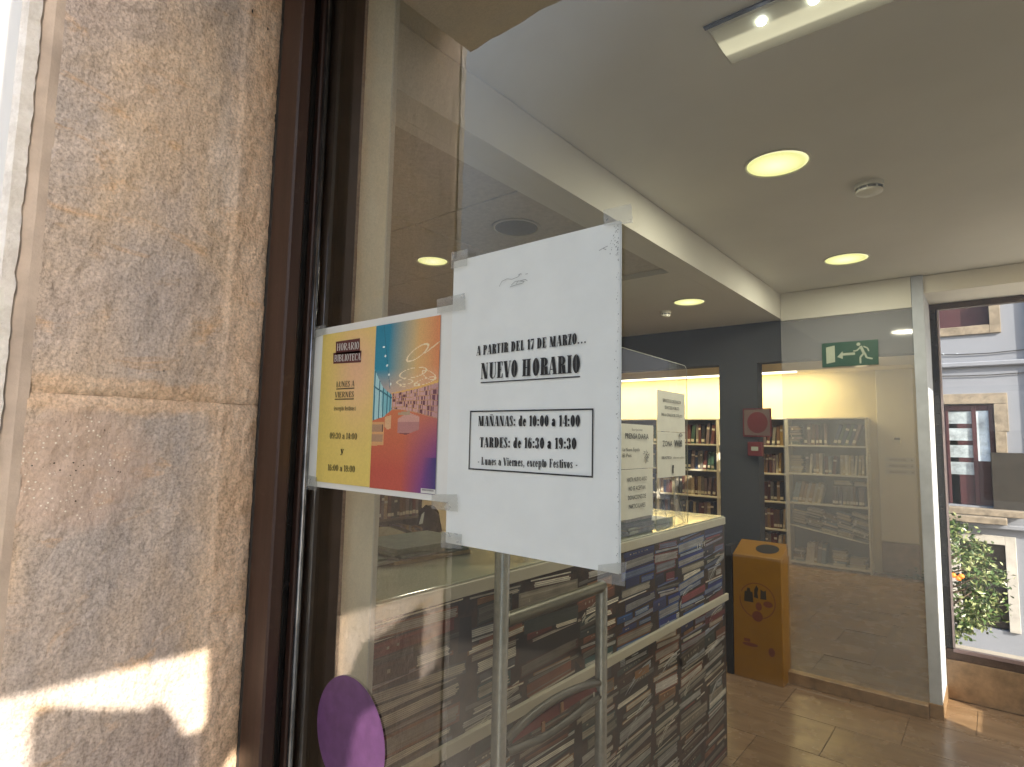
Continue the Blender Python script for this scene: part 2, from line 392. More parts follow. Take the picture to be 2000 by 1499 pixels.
def stone_block(z0, z1, seed, y0=-.288, y1=-.048, step=.0028):
    k = MB(); ny = int((y1-y0)/step); nz = int((z1-z0)/step); 
    for j in range(nz+1):
        z = z0+(z1-z0)*j/nz
        for i in range(ny+1):
            y = y0+(y1-y0)*i/ny; k.v.append((stone_face(y, z, seed, z0, z1, y0, y1), y, z))
    for j in range(nz):
        for i in range(ny):
            a = j*(ny+1)+i; k.f.append((a, a+1, a+ny+2, a+ny+1)); k.c.append(None); k.mi.append(0)
    # sides and back so that the block is solid
    k.box((-1.0, y0+.001, z0+.001), (-.7585, y1-.001, z1-.001))
    return k.build('stone', M['stone'], jamb, smooth=True, sharp=60)
k = MB()
for pu, pv, ra, rb in ((493, 22, .0014, .0030), (523, 57, .0010, .0026), (320, 725, .0012, .0007), (463, 298, .0006, .0008), (150, 690, .0010, .0006), (75, 690, .0008, .0005), (78, 700, .0008, .0005)):
    c = onX(pu, pv, -.7455)
    k.poly([(-.7455, c.y+ra*cos(t*pi/5)*(.7+.5*random.random()), c.z+rb*sin(t*pi/5)*(.7+.5*random.random())) for t in range(10)])
k.build('black_mark', M['ink'], jamb)
for z0, z1, s in ((1.5877, 2.30, 3.), (.9965, 1.5872, 11.), (.42, .9945, 17.), (-.1, .412, 23.)): stone_block(z0, z1, s)
k = MB(); k.box((-1.0, -.285, -.1), (-.7565, -.052, 2.3)); k.build('mortar', M['mortar'], jamb)
for zj in (.416, .996, 1.588):
    k = MB(); nj = 90
    for j in range(9):
        for i in range(nj+1):
            y = -.286+.236*i/nj; zz = zj+(j-4)/4*(.0075+.004*noise.noise(Vector((y*22, zj, 1))))
            x = -.7565+.0010*cos((j-4)/4*pi/2)+noise.fractal(Vector((y*70, zz*70, 3)), 1, 2, 4)*.0018-(.006 if j in (0, 8) else 0)
            k.v.append((x, y, zz))
    for j in range(8):
        for i in range(nj):
            a = j*(nj+1)+i; k.f.append((a, a+1, a+nj+2, a+nj+1)); k.c.append(None); k.mi.append(0)
    k.build('mortar', M['stone'] if zj > 1.2 else M['mortar'], jamb, smooth=True)
k = MB()
for j in range(260):                                                 # worn rendered edge of the jamb
    z0, z1 = -.1+2.4*j/260, -.1+2.4*(j+1)/260
    for (ya, yb) in ((-.2865, -.296), (-.296, -.3105)):
        fx = lambda y, z: -.7512+noise.fractal(Vector((y*50, z*12, 31)), 1, 2, 4)*.002-(0.0016 if y > -.29 else 0)-(.0016 if y < -.3 else 0)
        k.quad((fx(ya, z0), ya, z0), (fx(ya, z1), ya, z1), (fx(yb, z1), yb, z1), (fx(yb, z0), yb, z0))
k.box((-1, -.3100, -.1), (-.7575, -.2886, 2.3)); k.build('render_edge', M['render_strip'], jamb, smooth=True, sharp=60)
# plaster facade beyond the jamb, with a ragged edge
fac = thing('plaster_facade', 'white plastered house wall at the far left edge beyond the stone jamb', 'wall', (-2, -.4, 0))
k = MB()
for j in range(420):
    z0, z1 = -.1+2.4*j/420, -.1+2.4*(j+1)/420
    e = lambda z: -.7490+noise.fractal(Vector((z*40, 5, 2)), 1, 2, 4)*.0022
    g = lambda z: -.3070+noise.fractal(Vector((z*60, 9, 1)), 1, 2, 5)*.0018
    k.quad((e(z0), g(z0), z0), (e(z1), g(z1), z1), (e(z1)+.001, -.318, z1), (e(z0)+.001, -.318, z0))
    k.quad((e(z0)+.001, -.318, z0), (e(z1)+.001, -.318, z1), (-.757, -.3225, z1), (-.757, -.3225, z0))
k.build('plaster_edge', M['plaster'], fac, smooth=True, sharp=50)
boxo('plaster_face', (-8, -.3225, -.1), (-.7571, -.3055, 6), M['plaster_smooth'], fac, 0)
# stone lintel
lin = thing('stone_lintel', 'sandstone lintel over the doorway just above the picture', 'stone lintel', (0, -.2, 2.3))
k = MB(); k.box((-.99, -.287, 2.30), (.96, -.048, 2.62), .008); k.build('stone', M['stone'], lin)
k = MB(); nx = 60
for i in range(nx):
    x0, x1 = -.7+1.02*i/nx, -.7+1.02*(i+1)/nx
    e = lambda x: 2.245+noise.fractal(Vector((x*12, 3, 3)), 1, 2, 4)*.006
    k.quad((x0, -.28, e(x0)), (x0, -.05, e(x0)), (x1, -.05, e(x1)), (x1, -.28, e(x1)))
    k.quad((x0, -.28, e(x0)), (x1, -.28, e(x1)), (x1, -.288, 2.31), (x0, -.288, 2.31))
k.build('worn_underside', M['stone'], lin)
boxo('wall_above', (-8, -.3, 2.625), (2.3, .04, 6), M['plaster_smooth'], lin, 0)

# opposite house across the street (seen only mirrored in the glass)
opp = thing('opposite_house', 'pale house across the street mirrored faintly in the glass', 'building', (-3, -8, 0))
boxo('wall', (-14, -8.4, -.2), (8, -8, 11), M['plaster_smooth'], opp, 0)

# unseen sun blocker, added; its cut holes shape sun patches on jamb and sticker
BLOCKER_X = .32
def to_blocker(P): return P - SUN*((BLOCKER_X-P.x)/(-SUN.x)) if False else P + (-SUN)*((BLOCKER_X-P.x)/(-SUN).x)
patchA = [onX(*p, -.75) for p in ((-60, 1370), (0, 1355), (408, 1257), (406, 1300), (400, 1420), (378, 1430), (356, 1434), (345, 1416), (338, 1398), (327, 1383), (312, 1374), (300, 1371), (292, 1378), (286, 1384), (270, 1386), (200, 1383), (130, 1378), (90, 1377), (72, 1384), (62, 1398), (56, 1420), (54, 1499), (52, 1640), (-60, 1640))]
patchB = [onY(*p, 0) for p in ((655, 1640), (668, 1499), (672, 1462), (676, 1432), (688, 1398), (702, 1381), (720, 1376), (738, 1374), (745, 1384), (748, 1412), (752, 1432), (760, 1430), (772, 1640))]
mirr = [onX(*p, -.75) for p in ((592, 1410), (612, 1395), (626, 1408), (626, 1440), (615, 1490), (596, 1560), (588, 1500))]
patchC = [Vector((p.x, -p.y, p.z)) for p in mirr]
holes = [[(q.y, q.z) for q in map(to_blocker, P)] for P in (patchA, patchB, patchC)]
from mathutils.geometry import tessellate_polygon
blocker = thing('sun_blocker', 'pierced sun blocker added out of the picture to shape the sun patches', 'door', (.33, -.6, 0))
def pierced_sheet(x, y0, y1, z0, z1, holes, name, mat, parent, thick=.012):
    outer = [Vector((y0, z0, 0)), Vector((y1, z0, 0)), Vector((y1, z1, 0)), Vector((y0, z1, 0))]
    loops = [outer]+[[Vector((a, b, 0)) for a, b in h] for h in holes]
    tris = tessellate_polygon(loops); flat = [p for L in loops for p in L]
    k = MB()
    for xx in (x, x+thick):
        i = len(k.v); k.v += [(xx, p.x, p.y) for p in flat]
        for t in tris: k.f.append(tuple(i+q for q in t)); k.c.append(None); k.mi.append(0)
    return k.build(name, mat, parent)
pierced_sheet(BLOCKER_X, -.84, -.30, .3, 3.0, holes, 'leaf', M['plaster_smooth'], blocker)  # unseen added sheet; its hole outlines give the sun patches their shape
boxo('return_wall', (.319, -.302, -.1), (.95, .04, 2.244), M['plaster_smooth'], blocker, 0)

# ================================================================== window frame and glass
fr = thing('door_frame', 'dark brown metal door frame between the stone jamb and the glass', 'door frame', (-.72, -.02, 0))
k = MB(); k.box((-.7445, -.050, -.02), (-.692, -.031, GTOP), .0025); k.build('frame_profile', M['frame'], fr)
k = MB(); k.box((-.7445, -.0308, -.02), (-.712, .03, GTOP), .001); k.build('frame_groove', M['rubber'], fr)
k = MB(); k.box((-.7118, -.0135, -.02), (-.700, .0, GTOP), .0015); k.build('inner_profile', M['frame'], fr)
k = MB(); k.tube([(-.6985, -.0065, -.02), (-.6985, -.0065, GTOP)], .0042, 12); k.build('glazing_gasket', simple('shiny_gasket', (.25, .25, .25), .14, .85, var=.3, vscale=25, bump=.1), fr, smooth=True)
k = MB(); k.box((-.7117, .0035, -.02), (-.684, .05, GTOP), .003); k.build('rear_profile', M['frame_in'], fr)
k = MB()
zz = -.02; prev = None
while zz < GTOP:
    k.tube([(-.7475+noise.noise(Vector((zz*80, 1, 1)))*.0012, -.047, zz), (-.7475+noise.noise(Vector(((zz+.01)*80, 1, 1)))*.0012, -.047, zz+.0102)], .0034+noise.noise(Vector((zz*130, 4, 1)))*.0012, 7, False)
    zz += .01
k.build('sealant_bead', M['seal'], fr, smooth=True)
k = MB(); k.box((-.69, -.03, GTOP), (.318, .04, GTOP+.06), .002); k.build('head_profile', M['frame'], fr)
k = MB(); k.box((-.69, -.03, -.05), (.318, .04, -.01), .002); k.build('threshold', M['frame'], fr)
k = MB(); k.quad((-.697, 0, -.01), (GX1, 0, -.01), (GX1, 0, GTOP), (-.697, 0, GTOP))
tag(k.build('glass_pane', M['glass']), 'large clear glass door pane with two paper notices taped on', 'glass pane')

# ================================================================== lettering
def arc(cx, cy, rx, ry, tx, ty, a0, a1, n=18):
    P = []
    for i in range(n):
        A, B = radians(a0+(a1-a0)*i/n), radians(a0+(a1-a0)*(i+1)/n)
        P.append([(cx+rx*cos(A), cy+ry*sin(A)), (cx+rx*cos(B), cy+ry*sin(B)), (cx+(rx-tx)*cos(B), cy+(ry-ty)*sin(B)), (cx+(rx-tx)*cos(A), cy+(ry-ty)*sin(A))])
    return P
def rect(x0, y0, x1, y1): return [[(x0, y0), (x1, y0), (x1, y1), (x0, y1)]]
def para(x0, y0, x1, y1, w_): return [[(x0, y0), (x0+w_, y0), (x1+w_, y1), (x1, y1)]]
def glyph(c, T, t, W):
    """width, polygons; cap height 1, x-height .70; T stem, t hairline, W body width"""
    s = .05; sh = .045
    def stem(x, y0=0, y1=1, lo=1, hi=1, T_=None):
        T_ = T_ or T; P = rect(x, y0, x+T_, y1)
        if lo: P += rect(x-s, y0, x+T_+s, y0+sh)
        if hi: P += rect(x-s, y1-sh, x+T_+s, y1)
        return P
    def ser(x0, x1, y): return rect(x0, y, x1, y+sh)
    L = s
    if c == ' ': return .22, []
    if c in 'O0':
        w_ = W if c == 'O' else W*.92
        return w_+.02, arc(w_/2, .5, w_/2, .52, T, t, 0, 360, 32)
    if c == 'I': return T+2*s, stem(L)
    if c == 'H': return W+T*.7+2*s, stem(L)+stem(L+W-T+.06)+rect(L+T, .48, L+W-T+.06, .48+t)
    if c == 'N' or c == 'Ñ':
        P = stem(L, T_=t*1.1)+stem(L+W-t, 0, 1, 0, 1, t*1.1)+para(L+W-T, 0, L-.02, 1, T)
        if c == 'Ñ': P += rect(L+.06, 1.08, L+W-.06, 1.14)
        return W+t+2*s, P
    if c == 'M': 
        w_ = W*1.3
        return w_+2*s+.06, stem(L, T_=t)+stem(L+w_-T)+para(L+w_/2-T*.55, 0, L-.02, 1, T*.95)+para(L+w_/2-T*.1, 0, L+w_-T*.9, 1, t*1.1)
    if c in 'VA':
        w_ = W*1.08
        if c == 'V': P = para(w_/2-T*.45, 0, 0, 1, T)+para(w_/2+T*.1, 0, w_-t, 1, t)+ser(-s*.6, T+s, 1-sh)+ser(w_-t-s, w_+s, 1-sh)
        else: P = para(w_-T, 0, w_/2-T*.5, 1, T)+para(0, 0, w_/2-T*.35, 1, t)+rect(w_*.2, .27, w_*.7, .27+t)+ser(-s, t+s*1.2, 0)+ser(w_-T-s, w_+s*.7, 0)
        return w_+.02, P
    if c == 'U': return W+2*s, stem(L, .25, 1, 0, 1)+stem(L+W-t, .25, 1, 0, 1, t)+arc(L+W/2, .27, W/2, .29, T*.95, t*1.6, 180, 360)[0:12]+arc(L+W/2, .27, W/2, .29, t, t*1.6, 300, 360)
    if c == 'L': return W*.82+2*s, stem(L)+rect(L+T, 0, L+W*.8, t)+[[(L+W*.8-.07, 0), (L+W*.8+.02, 0), (L+W*.8+.02, .3), (L+W*.8-.015, .3)]]
    if c in 'EF':
        w_ = W*.84; P = stem(L)+rect(L+T, 1-t, L+w_, 1)+[[(L+w_-.07, 1), (L+w_+.01, 1), (L+w_+.01, .74), (L+w_-.02, .74)]]+rect(L+T, .49, L+w_*.72, .49+t)+rect(L+w_*.66, .38, L+w_*.75, .65)
        if c == 'E': P += rect(L+T, 0, L+w_, t)+[[(L+w_-.07, 0), (L+w_+.02, 0), (L+w_+.02, .28), (L+w_-.015, .28)]]
        return w_+2*s, P
    if c == 'T':
        w_ = W*.98; return w_+.03, rect(w_/2-T/2, 0, w_/2+T/2, 1)+rect(w_/2-T/2-s, 0, w_/2+T/2+s, sh)+rect(0, 1-t, w_, 1)+[[(0, 1), (.07, 1), (.03, .72), (0, .72)], [(w_-.07, 1), (w_, 1), (w_, .72), (w_-.03, .72)]]
    if c in 'PRBD':
        P = stem(L); x = L+T
        if c == 'D': return W+s*2, P+arc(x, .5, W-T+.02, .5, T, t, -90, 90)
        P += arc(x, .74, W-T, .26, T*.92, t, -90, 90)
        if c == 'B': P += arc(x, .26, W-T+.03, .26, T*.92, t, -90, 90)
        if c == 'R': P += para(L+W-T+.02, 0, x+.02, .48, T)+ser(L+W-T, L+W+.08, 0)
        return W+s*2, P
    if c == 'C': return W, arc(W/2, .5, W/2, .52, T, t, 50, 310, 26)+rect(W*.76, .68, W*.92, .92)
    if c == 'S' or c == 's':
        h = 1 if c == 'S' else .7; w_ = W*.78 if c == 'S' else W*.62
        P = arc(w_/2, h*.73, w_/2, h*.28, T*.7, t, 30, 200)+arc(w_/2, h*.27, w_/2, h*.28, T*.7, t, 210, 380)
        P += [[(0.02, h*.70), (T*.75, h*.78), (w_-.02, h*.30), (w_-T*.75, h*.22)]]+rect(w_*.78, h*.72, w_*.92, h*.98)+rect(w_*.06, h*.02, w_*.2, h*.28)
        return w_+.04, P
    if c == 'Z': return W*.85, rect(0, 1-t, W*.8, 1)+rect(0, 0, W*.8, t)+para(0, 0, W*.8-T, 1, T)+rect(0, .72, .05, 1)+rect(W*.8-.05, 0, W*.8, .28)
    # digits
    if c == '1': return T+2*s+.05, stem(L+.03, 0, 1, 1, 0)+[[(L-.04, .78), (L+.05, .84), (L+.05, 1), (L+.03, 1)]]
    if c == '7': return W*.85, rect(0, .86, W*.8, 1)+[[(W*.8-t, .9), (W*.8, .9), (W*.35+T*.5, 0), (W*.35-T*.6, 0)]]+rect(0, .72, .05, 1)
    if c == '4': return W*.95, rect(W*.45, 0, W*.45+T, 1)+rect(W*.33, 0, W*.57+T, sh)+para(0, .26, W*.45, 1, t)+rect(0, .26, W*.92, .26+t*1.4)
    if c in '69':
        w_ = W*.86
        P = arc(w_/2, .31, w_/2, .33, T*.9, t, 0, 360, 26)+arc(w_/2+.02, .5, w_/2+.02, .51, T*.95, t, 75, 190)
        P += rect(w_*.68, .76, w_*.9, .94)
        if c == '9': P = [[(w_-a, 1-b) for a, b in q] for q in P]
        return w_+.04, P
    if c == '3': w_ = W*.84; return w_+.03, arc(w_/2-.03, .75, w_/2, .26, T*.85, t, -80, 170)+arc(w_/2-.03, .26, w_/2+.02, .28, T*.9, t, -170, 85)+rect(0, .7, .13, .86)+rect(0, .12, .14, .3)
    if c == '8': w_ = W*.86; return w_+.03, arc(w_/2, .74, w_/2-.02, .27, T*.75, t, 0, 360, 24)+arc(w_/2, .27, w_/2, .29, T*.8, t, 0, 360, 24)
    if c == '5': w_ = W*.84; return w_+.03, rect(.02, .86, w_*.9, 1)+rect(.02, .5, .02+t, .9)+arc(w_/2-.03, .3, w_/2+.02, .32, T*.9, t, -170, 110)
    # lower case
    w_ = W*.74
    if c == 'o': return w_+.03, arc(w_/2, .35, w_/2, .37, T*.9, t, 0, 360, 26)
    if c == 'e': return w_+.01, arc(w_/2, .35, w_/2, .37, T*.9, t, 0, 325, 26)+rect(T*.7, .36, w_-T*.4, .36+t)
    if c == 'c': return w_*.92, arc(w_/2, .35, w_/2, .37, T*.9, t, 55, 320, 22)+rect(w_*.66, .46, w_*.92, .64)
    if c == 'd': return w_+T*.5+.02, arc(w_/2, .35, w_/2, .37, T*.85, t, 60, 300, 24)+rect(w_-T*.75, 0, w_+T*.25, 1)+rect(w_-T*.75-s, 1-sh, w_, 1)+rect(w_, 0, w_+T*.25+s, sh)
    if c == 'p': return w_+T*.5+.03, arc(w_/2+T*.3+L, .35, w_/2, .37, T*.85, t, -120, 120, 24)+rect(L, -.3, L+T, .7)+rect(L-s, -.3, L+T+s, -.3+sh)+rect(L-s, .7-sh, L, .7)
    if c == 'a': return w_+.05, rect(w_-T, 0, w_, .5)+arc(w_/2, .5, w_/2, .21, T, t, 0, 160)+arc(w_/2-.03, .21, w_/2-.01, .22, T*.9, t, 60, 300)+rect(0.02, .46, .15, .58)+rect(w_, 0, w_+.05, sh)
    if c in 'nu':
        P = rect(L, 0, L+T, .7)+rect(L-s, .7-sh, L+T, .7)+rect(L-s, 0, L+T+s, sh)+arc(L+w_/2+.02, .44, w_/2, .28, T*.9, t, 0, 120)+rect(L+w_-T*.9+.02, 0, L+w_+.02, .45)+rect(L+w_-T-.03, 0, L+w_+.02+s, sh)
        if c == 'u': W2 = w_+2*s+.02; P = [[(W2-a, .7-b) for a, b in q] for q in P]
        return w_+2*s+.05, P
    if c == 'i': return T+2*s, rect(L, 0, L+T, .7)+rect(L-s, 0, L+T+s, sh)+rect(L-s, .7-sh, L, .7)+rect(L+.01, .82, L+T-.01, .98)
    if c == 'r': return w_*.85, rect(L, 0, L+T, .7)+rect(L-s, 0, L+T+s, sh)+rect(L-s, .7-sh, L, .7)+arc(L+T+.08, .46, .13, .24, .05, .08, 60, 170)+rect(L+T+.07, .5, L+T+.2, .66)
    if c == 't': return w_*.66, rect(L, .05, L+T, .92)+rect(L-s, .7-t, L+T+s*1.4, .7)+arc(L+T*.5+.09, .13, T*.5+.09, .15, T*.8, t, 180, 320)
    if c == 'v' or c == 'y':
        P = para(w_/2-T*.4, 0, 0, .7, T)+para(w_/2+T*.1, 0, w_-t, .7, t)+rect(-s*.5, .7-sh, T+s, .7)+rect(w_-t-s, .7-sh, w_+s, .7)
        if c == 'y': P += para(w_*.1, -.28, w_/2+.0, .08, t*1.4)+rect(0, -.28, .16, -.16)
        return w_+.02, P
    if c == 'x': return w_+.02, para(w_-T, 0, 0, .7, T)+para(0, 0, w_-t, .7, t)+rect(-s*.5, .7-sh, T+s, .7)+rect(w_-T-s, 0, w_+s*.5, sh)
    if c == 'f': return w_*.66, rect(L, 0, L+T, .8)+rect(L-s, 0, L+T+s, sh)+rect(L-s, .7-t, L+T+s*1.5, .7)+arc(L+T*.5+.1, .8, T*.5+.1, .2, T*.8, t, 30, 180)
    if c == ':': return T+.05, rect(.02, .04, .02+T*.85, .22)+rect(.02, .48, .02+T*.85, .66)
    if c == '.': return T+.08, rect(.04, 0, .02+T*.8, .15)
    if c == ',': return T+.02, rect(0.02, 0, T*.8, .17)+[[(T*.4, 0), (T*.8, 0), (T*.3, -.17), (T*.1, -.17)]]
    if c == '-': return .22, rect(.02, .3, .19, .4)
    if c in '()':
        P = arc(.3, .4, .28, .6, .1, .06, 120, 240)
        if c == ')': P = [[(.34-a, b) for a, b in q] for q in P]
        return .2, P
    return .4, rect(.05, 0, .35, .7)
def serif_text(name, text, xl, xr, zl, cap, mat, parent, y, T=.19, t=.05, W=.47, gap=.045, slope=0, under=None):
    """text spans xl..xr on the plane y, baseline zl, cap height cap"""
    pen = 0; G = []
    for c in text:
        a, P = glyph(c, T, t, W); G.append((pen, P)); pen += a+gap
    tot = pen-gap; sx = (xr-xl)/tot; k = MB()
    sl = lambda X: zl+slope*(X-xl)
    for i, (p0, P) in enumerate(G):
        for j, q in enumerate(P):
            yy = y-.00003*(j % 5)-.00001*(i % 3)
            k.poly([(xl+(p0+a)*sx, yy, sl(xl+(p0+a)*sx)+b*cap) for a, b in q])
    if under: k.poly([(xl, y, sl(xl)-under-.0011), (xr, y, sl(xr)-under-.0011), (xr, y, sl(xr)-under), (xl, y, sl(xl)-under)])
    return k.build(name, mat, parent)
def sans(name, text, size, origin, xdir, zdir, mat, parent, width=None, bold=0.0, align='CENTER'):
    cu = bpy.data.curves.new(name, 'FONT'); cu.body = text; cu.size = 1; cu.align_x = align; cu.offset = bold; cu.resolution_u = 2
    tmp = bpy.data.objects.new('tmp', cu); COL.objects.link(tmp)
    dg = bpy.context.evaluated_depsgraph_get(); me = bpy.data.meshes.new_from_object(tmp.evaluated_get(dg)); me.name = name
    bpy.data.objects.remove(tmp); bpy.data.curves.remove(cu)
    xs = [v.co.x for v in me.vertices]; ww = max(xs)-min(xs) if xs else 1
    sx = size if width is None else width/ww
    X, Z, O = Vector(xdir), Vector(zdir), Vector(origin)
    for v in me.vertices: v.co = O+X*(v.co.x*sx)+Z*(v.co.y*size)
    me.materials.clear(); me.materials.append(mat)
    return link(name, me, parent)

# ---- white notice (paper taped on the outside of the glass)
def curled_sheet(x0, x1, z0, z1, y, nx=16, nz=20, curl=.0009, seed=1):
    k = MB(); k.v = []
    for j in range(nz+1):
        for i in range(nx+1):
            a, b = i/nx, j/nz
            k.v.append((x0+(x1-x0)*a, y-.0002-curl*abs(noise.noise(Vector((a*2, b*2.2, seed))))*(.3+abs(a-.5)+abs(b-.5)), z0+(z1-z0)*b))
    for j in range(nz):
        for i in range(nx):
            a = j*(nx+1)+i; k.f.append((a, a+1, a+nx+2, a+nx+1)); k.c.append(None); k.mi.append(0)
    return k
NX0, NX1, NZ0, NZ1 = -.4365, -.2375, 1.4435, 1.7365
ny_ = -.003
notice = thing('paper_notice', 'white sheet reading NUEVO HORARIO taped to the glass', 'notice', (-.337, ny_, NZ0))
k = curled_sheet(NX0, NX1, NZ0, NZ1, ny_, seed=2); k.build('sheet', M['paper'], notice, smooth=True)
k = curled_sheet(NX0+.02, NX1+.0012, NZ0+.0005, NZ1-.0012, ny_+.0008, seed=2); k.build('backing_sheet', M['paper'], notice, smooth=True)
tyy = ny_-.0013
def pxline(text, pl, pr, cap_px_top, name='text_line', parent=None, y=tyy, mat=None, under=None, **kw):
    """pl, pr: baseline ends in the photograph, cap_px_top: pixel of the cap top at left"""
    A, B = onY(*pl, y), onY(*pr, y); C = onY(*cap_px_top, y)
    return serif_text(name, text, A.x, B.x, A.z, C.z-A.z, mat or M['ink'], parent or notice, y, slope=(B.z-A.z)/(B.x-A.x), under=under, **kw)
pxline('A PARTIR DEL 17 DE MARZO...', (931, 695), (1146, 670), (931, 676.5), W=.45, T=.2)
pxline('NUEVO HORARIO', (939, 741), (1133, 728), (939, 710), T=.2, W=.44, t=.045, under=.0030)
pxline('MAÑANAS: de 10:00 a 14:00', (934, 832.5), (1133, 833.5), (934, 813), T=.19, W=.44)
pxline('TARDES: de 16:30 a 19:30', (937, 874), (1126, 878), (937, 854.5), T=.19, W=.44)
pxline('- Lunes a Viernes, excepto Festivos -', (933, 908), (1128, 915.5), (933, 893), T=.15, W=.42)
def border(parent, y, pts, w_, mat, name='text_border'):
    x0, z0, x1, z1 = pts; k = MB()
    for a in ((x0, z0, x1, z0+w_), (x0, z1-w_, x1, z1), (x0, z0+w_, x0+w_, z1-w_), (x1-w_, z0+w_, x1, z1-w_)):
        k.quad((a[0], y, a[1]), (a[2], y, a[1]), (a[2], y, a[3]), (a[0], y, a[3]))
    return k.build(name, mat, parent)
A = onY(918, 803, tyy); B = onY(1158, 931, tyy)
border(notice, tyy, (A.x, onY(912, 917, tyy).z, B.x, A.z), .0013, M['ink'])
k = MB()                                                            # scuffs near the top of the sheet
def scr(pts, w_=.00028, y=tyy):
    P = [onY(*p, y) for p in pts]
    for a, b in zip(P, P[1:]):
        d = (b-a).normalized(); nrm = Vector((-d.z, 0, d.x))*w_
        k.quad(a-nrm, b-nrm, b+nrm, a+nrm)
scr([(975, 560), (980, 550), (990, 545), (1000, 546), (1012, 541), (1016, 536)]); scr([(998, 558), (1006, 550), (1016, 549), (1026, 546), (1030, 549)])
scr([(996, 561), (1010, 556), (1020, 554), (1024, 550), (1012, 549), (1008, 555)]); scr([(1012, 538), (1016, 535), (1019, 536)]); scr([(1026, 536), (1031, 535)])
k.build('scuff_mark', M['scratch'], notice); k = MB()
scr([(1170, 490), (1180, 484), (1187, 481)]); scr([(1178, 486), (1184, 488)])
k.build('scuff_mark', M['scratch'], notice)
k = MB()
for i in range(150):                                                 # toner dirt along the right edge
    v = random.uniform(440, 1100) if i > 45 else random.uniform(438, 500)
    p = onY(1208-abs(random.gauss(0, 2.5 if i > 45 else 7)), v, tyy); r = random.uniform(.0001, .0004)
    k.quad(p+Vector((-r, 0, -r)), p+Vector((r, 0, -r*1.6)), p+Vector((r, 0, r*2)), p+Vector((-r, 0, r)))
k.build('toner_speckle', M['scratch'], notice)['kind'] = 'stuff'

# ---- yellow timetable poster
YX0, YX1, YZ0, YZ1 = -.7065, -.4370, 1.4835, 1.690
pst = thing('paper_poster', 'landscape sheet with yellow timetable and rainbow library picture taped to the glass', 'poster', (-.57, ny_, YZ0))
k = curled_sheet(YX0, YX1, YZ0, YZ1, ny_+.0004, seed=5); k.build('sheet', M['paper2'], pst, smooth=True)
py_ = ny_-.0010
yl = [onY(*p, py_) for p in ((631, 656), (735, 636), (721, 951), (615, 941))]
px0, px1 = yl[0].x, yl[1].x; pz0, pz1 = yl[3].z, yl[0].z
mx1 = onY(861, 613, py_).x
pz1 = (yl[0].z+yl[1].z)/2; pz0 = (yl[2].z+yl[3].z)/2
def raster(name, x0, x1, z0, z1, y, nx, nz, fn, mat, parent):
    k = MB(); 
    for j in range(nz+1):
        for i in range(nx+1): k.v.append((x0+(x1-x0)*i/nx, y, z0+(z1-z0)*j/nz))
    cols = []
    for j in range(nz):
        for i in range(nx):
            a = j*(nx+1)+i; k.f.append((a, a+1, a+nx+2, a+nx+1)); k.mi.append(0); k.c.append(fn((i+.5)/nx, (j+.5)/nz))
    return k.build(name, mat, parent)
def yfn(a, b):
    n = noise.noise(Vector((a*3, b*3, 1)))*.04; k_ = math.exp(-((a-.7)**2*6+(b-.72)**2*9))
    g = random.uniform(.97, 1.03)
    return ((.84+.06*k_+n)*g, (.66-.10*k_+n)*g, (.17+.14*k_)*g)
raster('yellow_panel', px0, px1, pz0, pz1, py_, 50, 90, yfn, M['print'], pst)
def lerp(a, b, t): t = max(0, min(1, t)); return tuple(p+(q-p)*t for p, q in zip(a, b))
def inpoly(a, b, P):
    r = False; n = len(P)
    for i in range(n):
        (x1, y1), (x2, y2) = P[i], P[(i+1) % n]
        if (y1 > b) != (y2 > b) and a < (x2-x1)*(b-y1)/(y2-y1)+x1: r = not r
    return r
def ell(a, b, cx, cy, rx, ry, rot=0, w_=.1):
    x, y = a-cx, b-cy; c, s = cos(rot), sin(rot); x, y = (x*c+y*s)/rx, (-x*s+y*c)/ry
    return abs(sqrt(x*x+y*y)-1) < w_
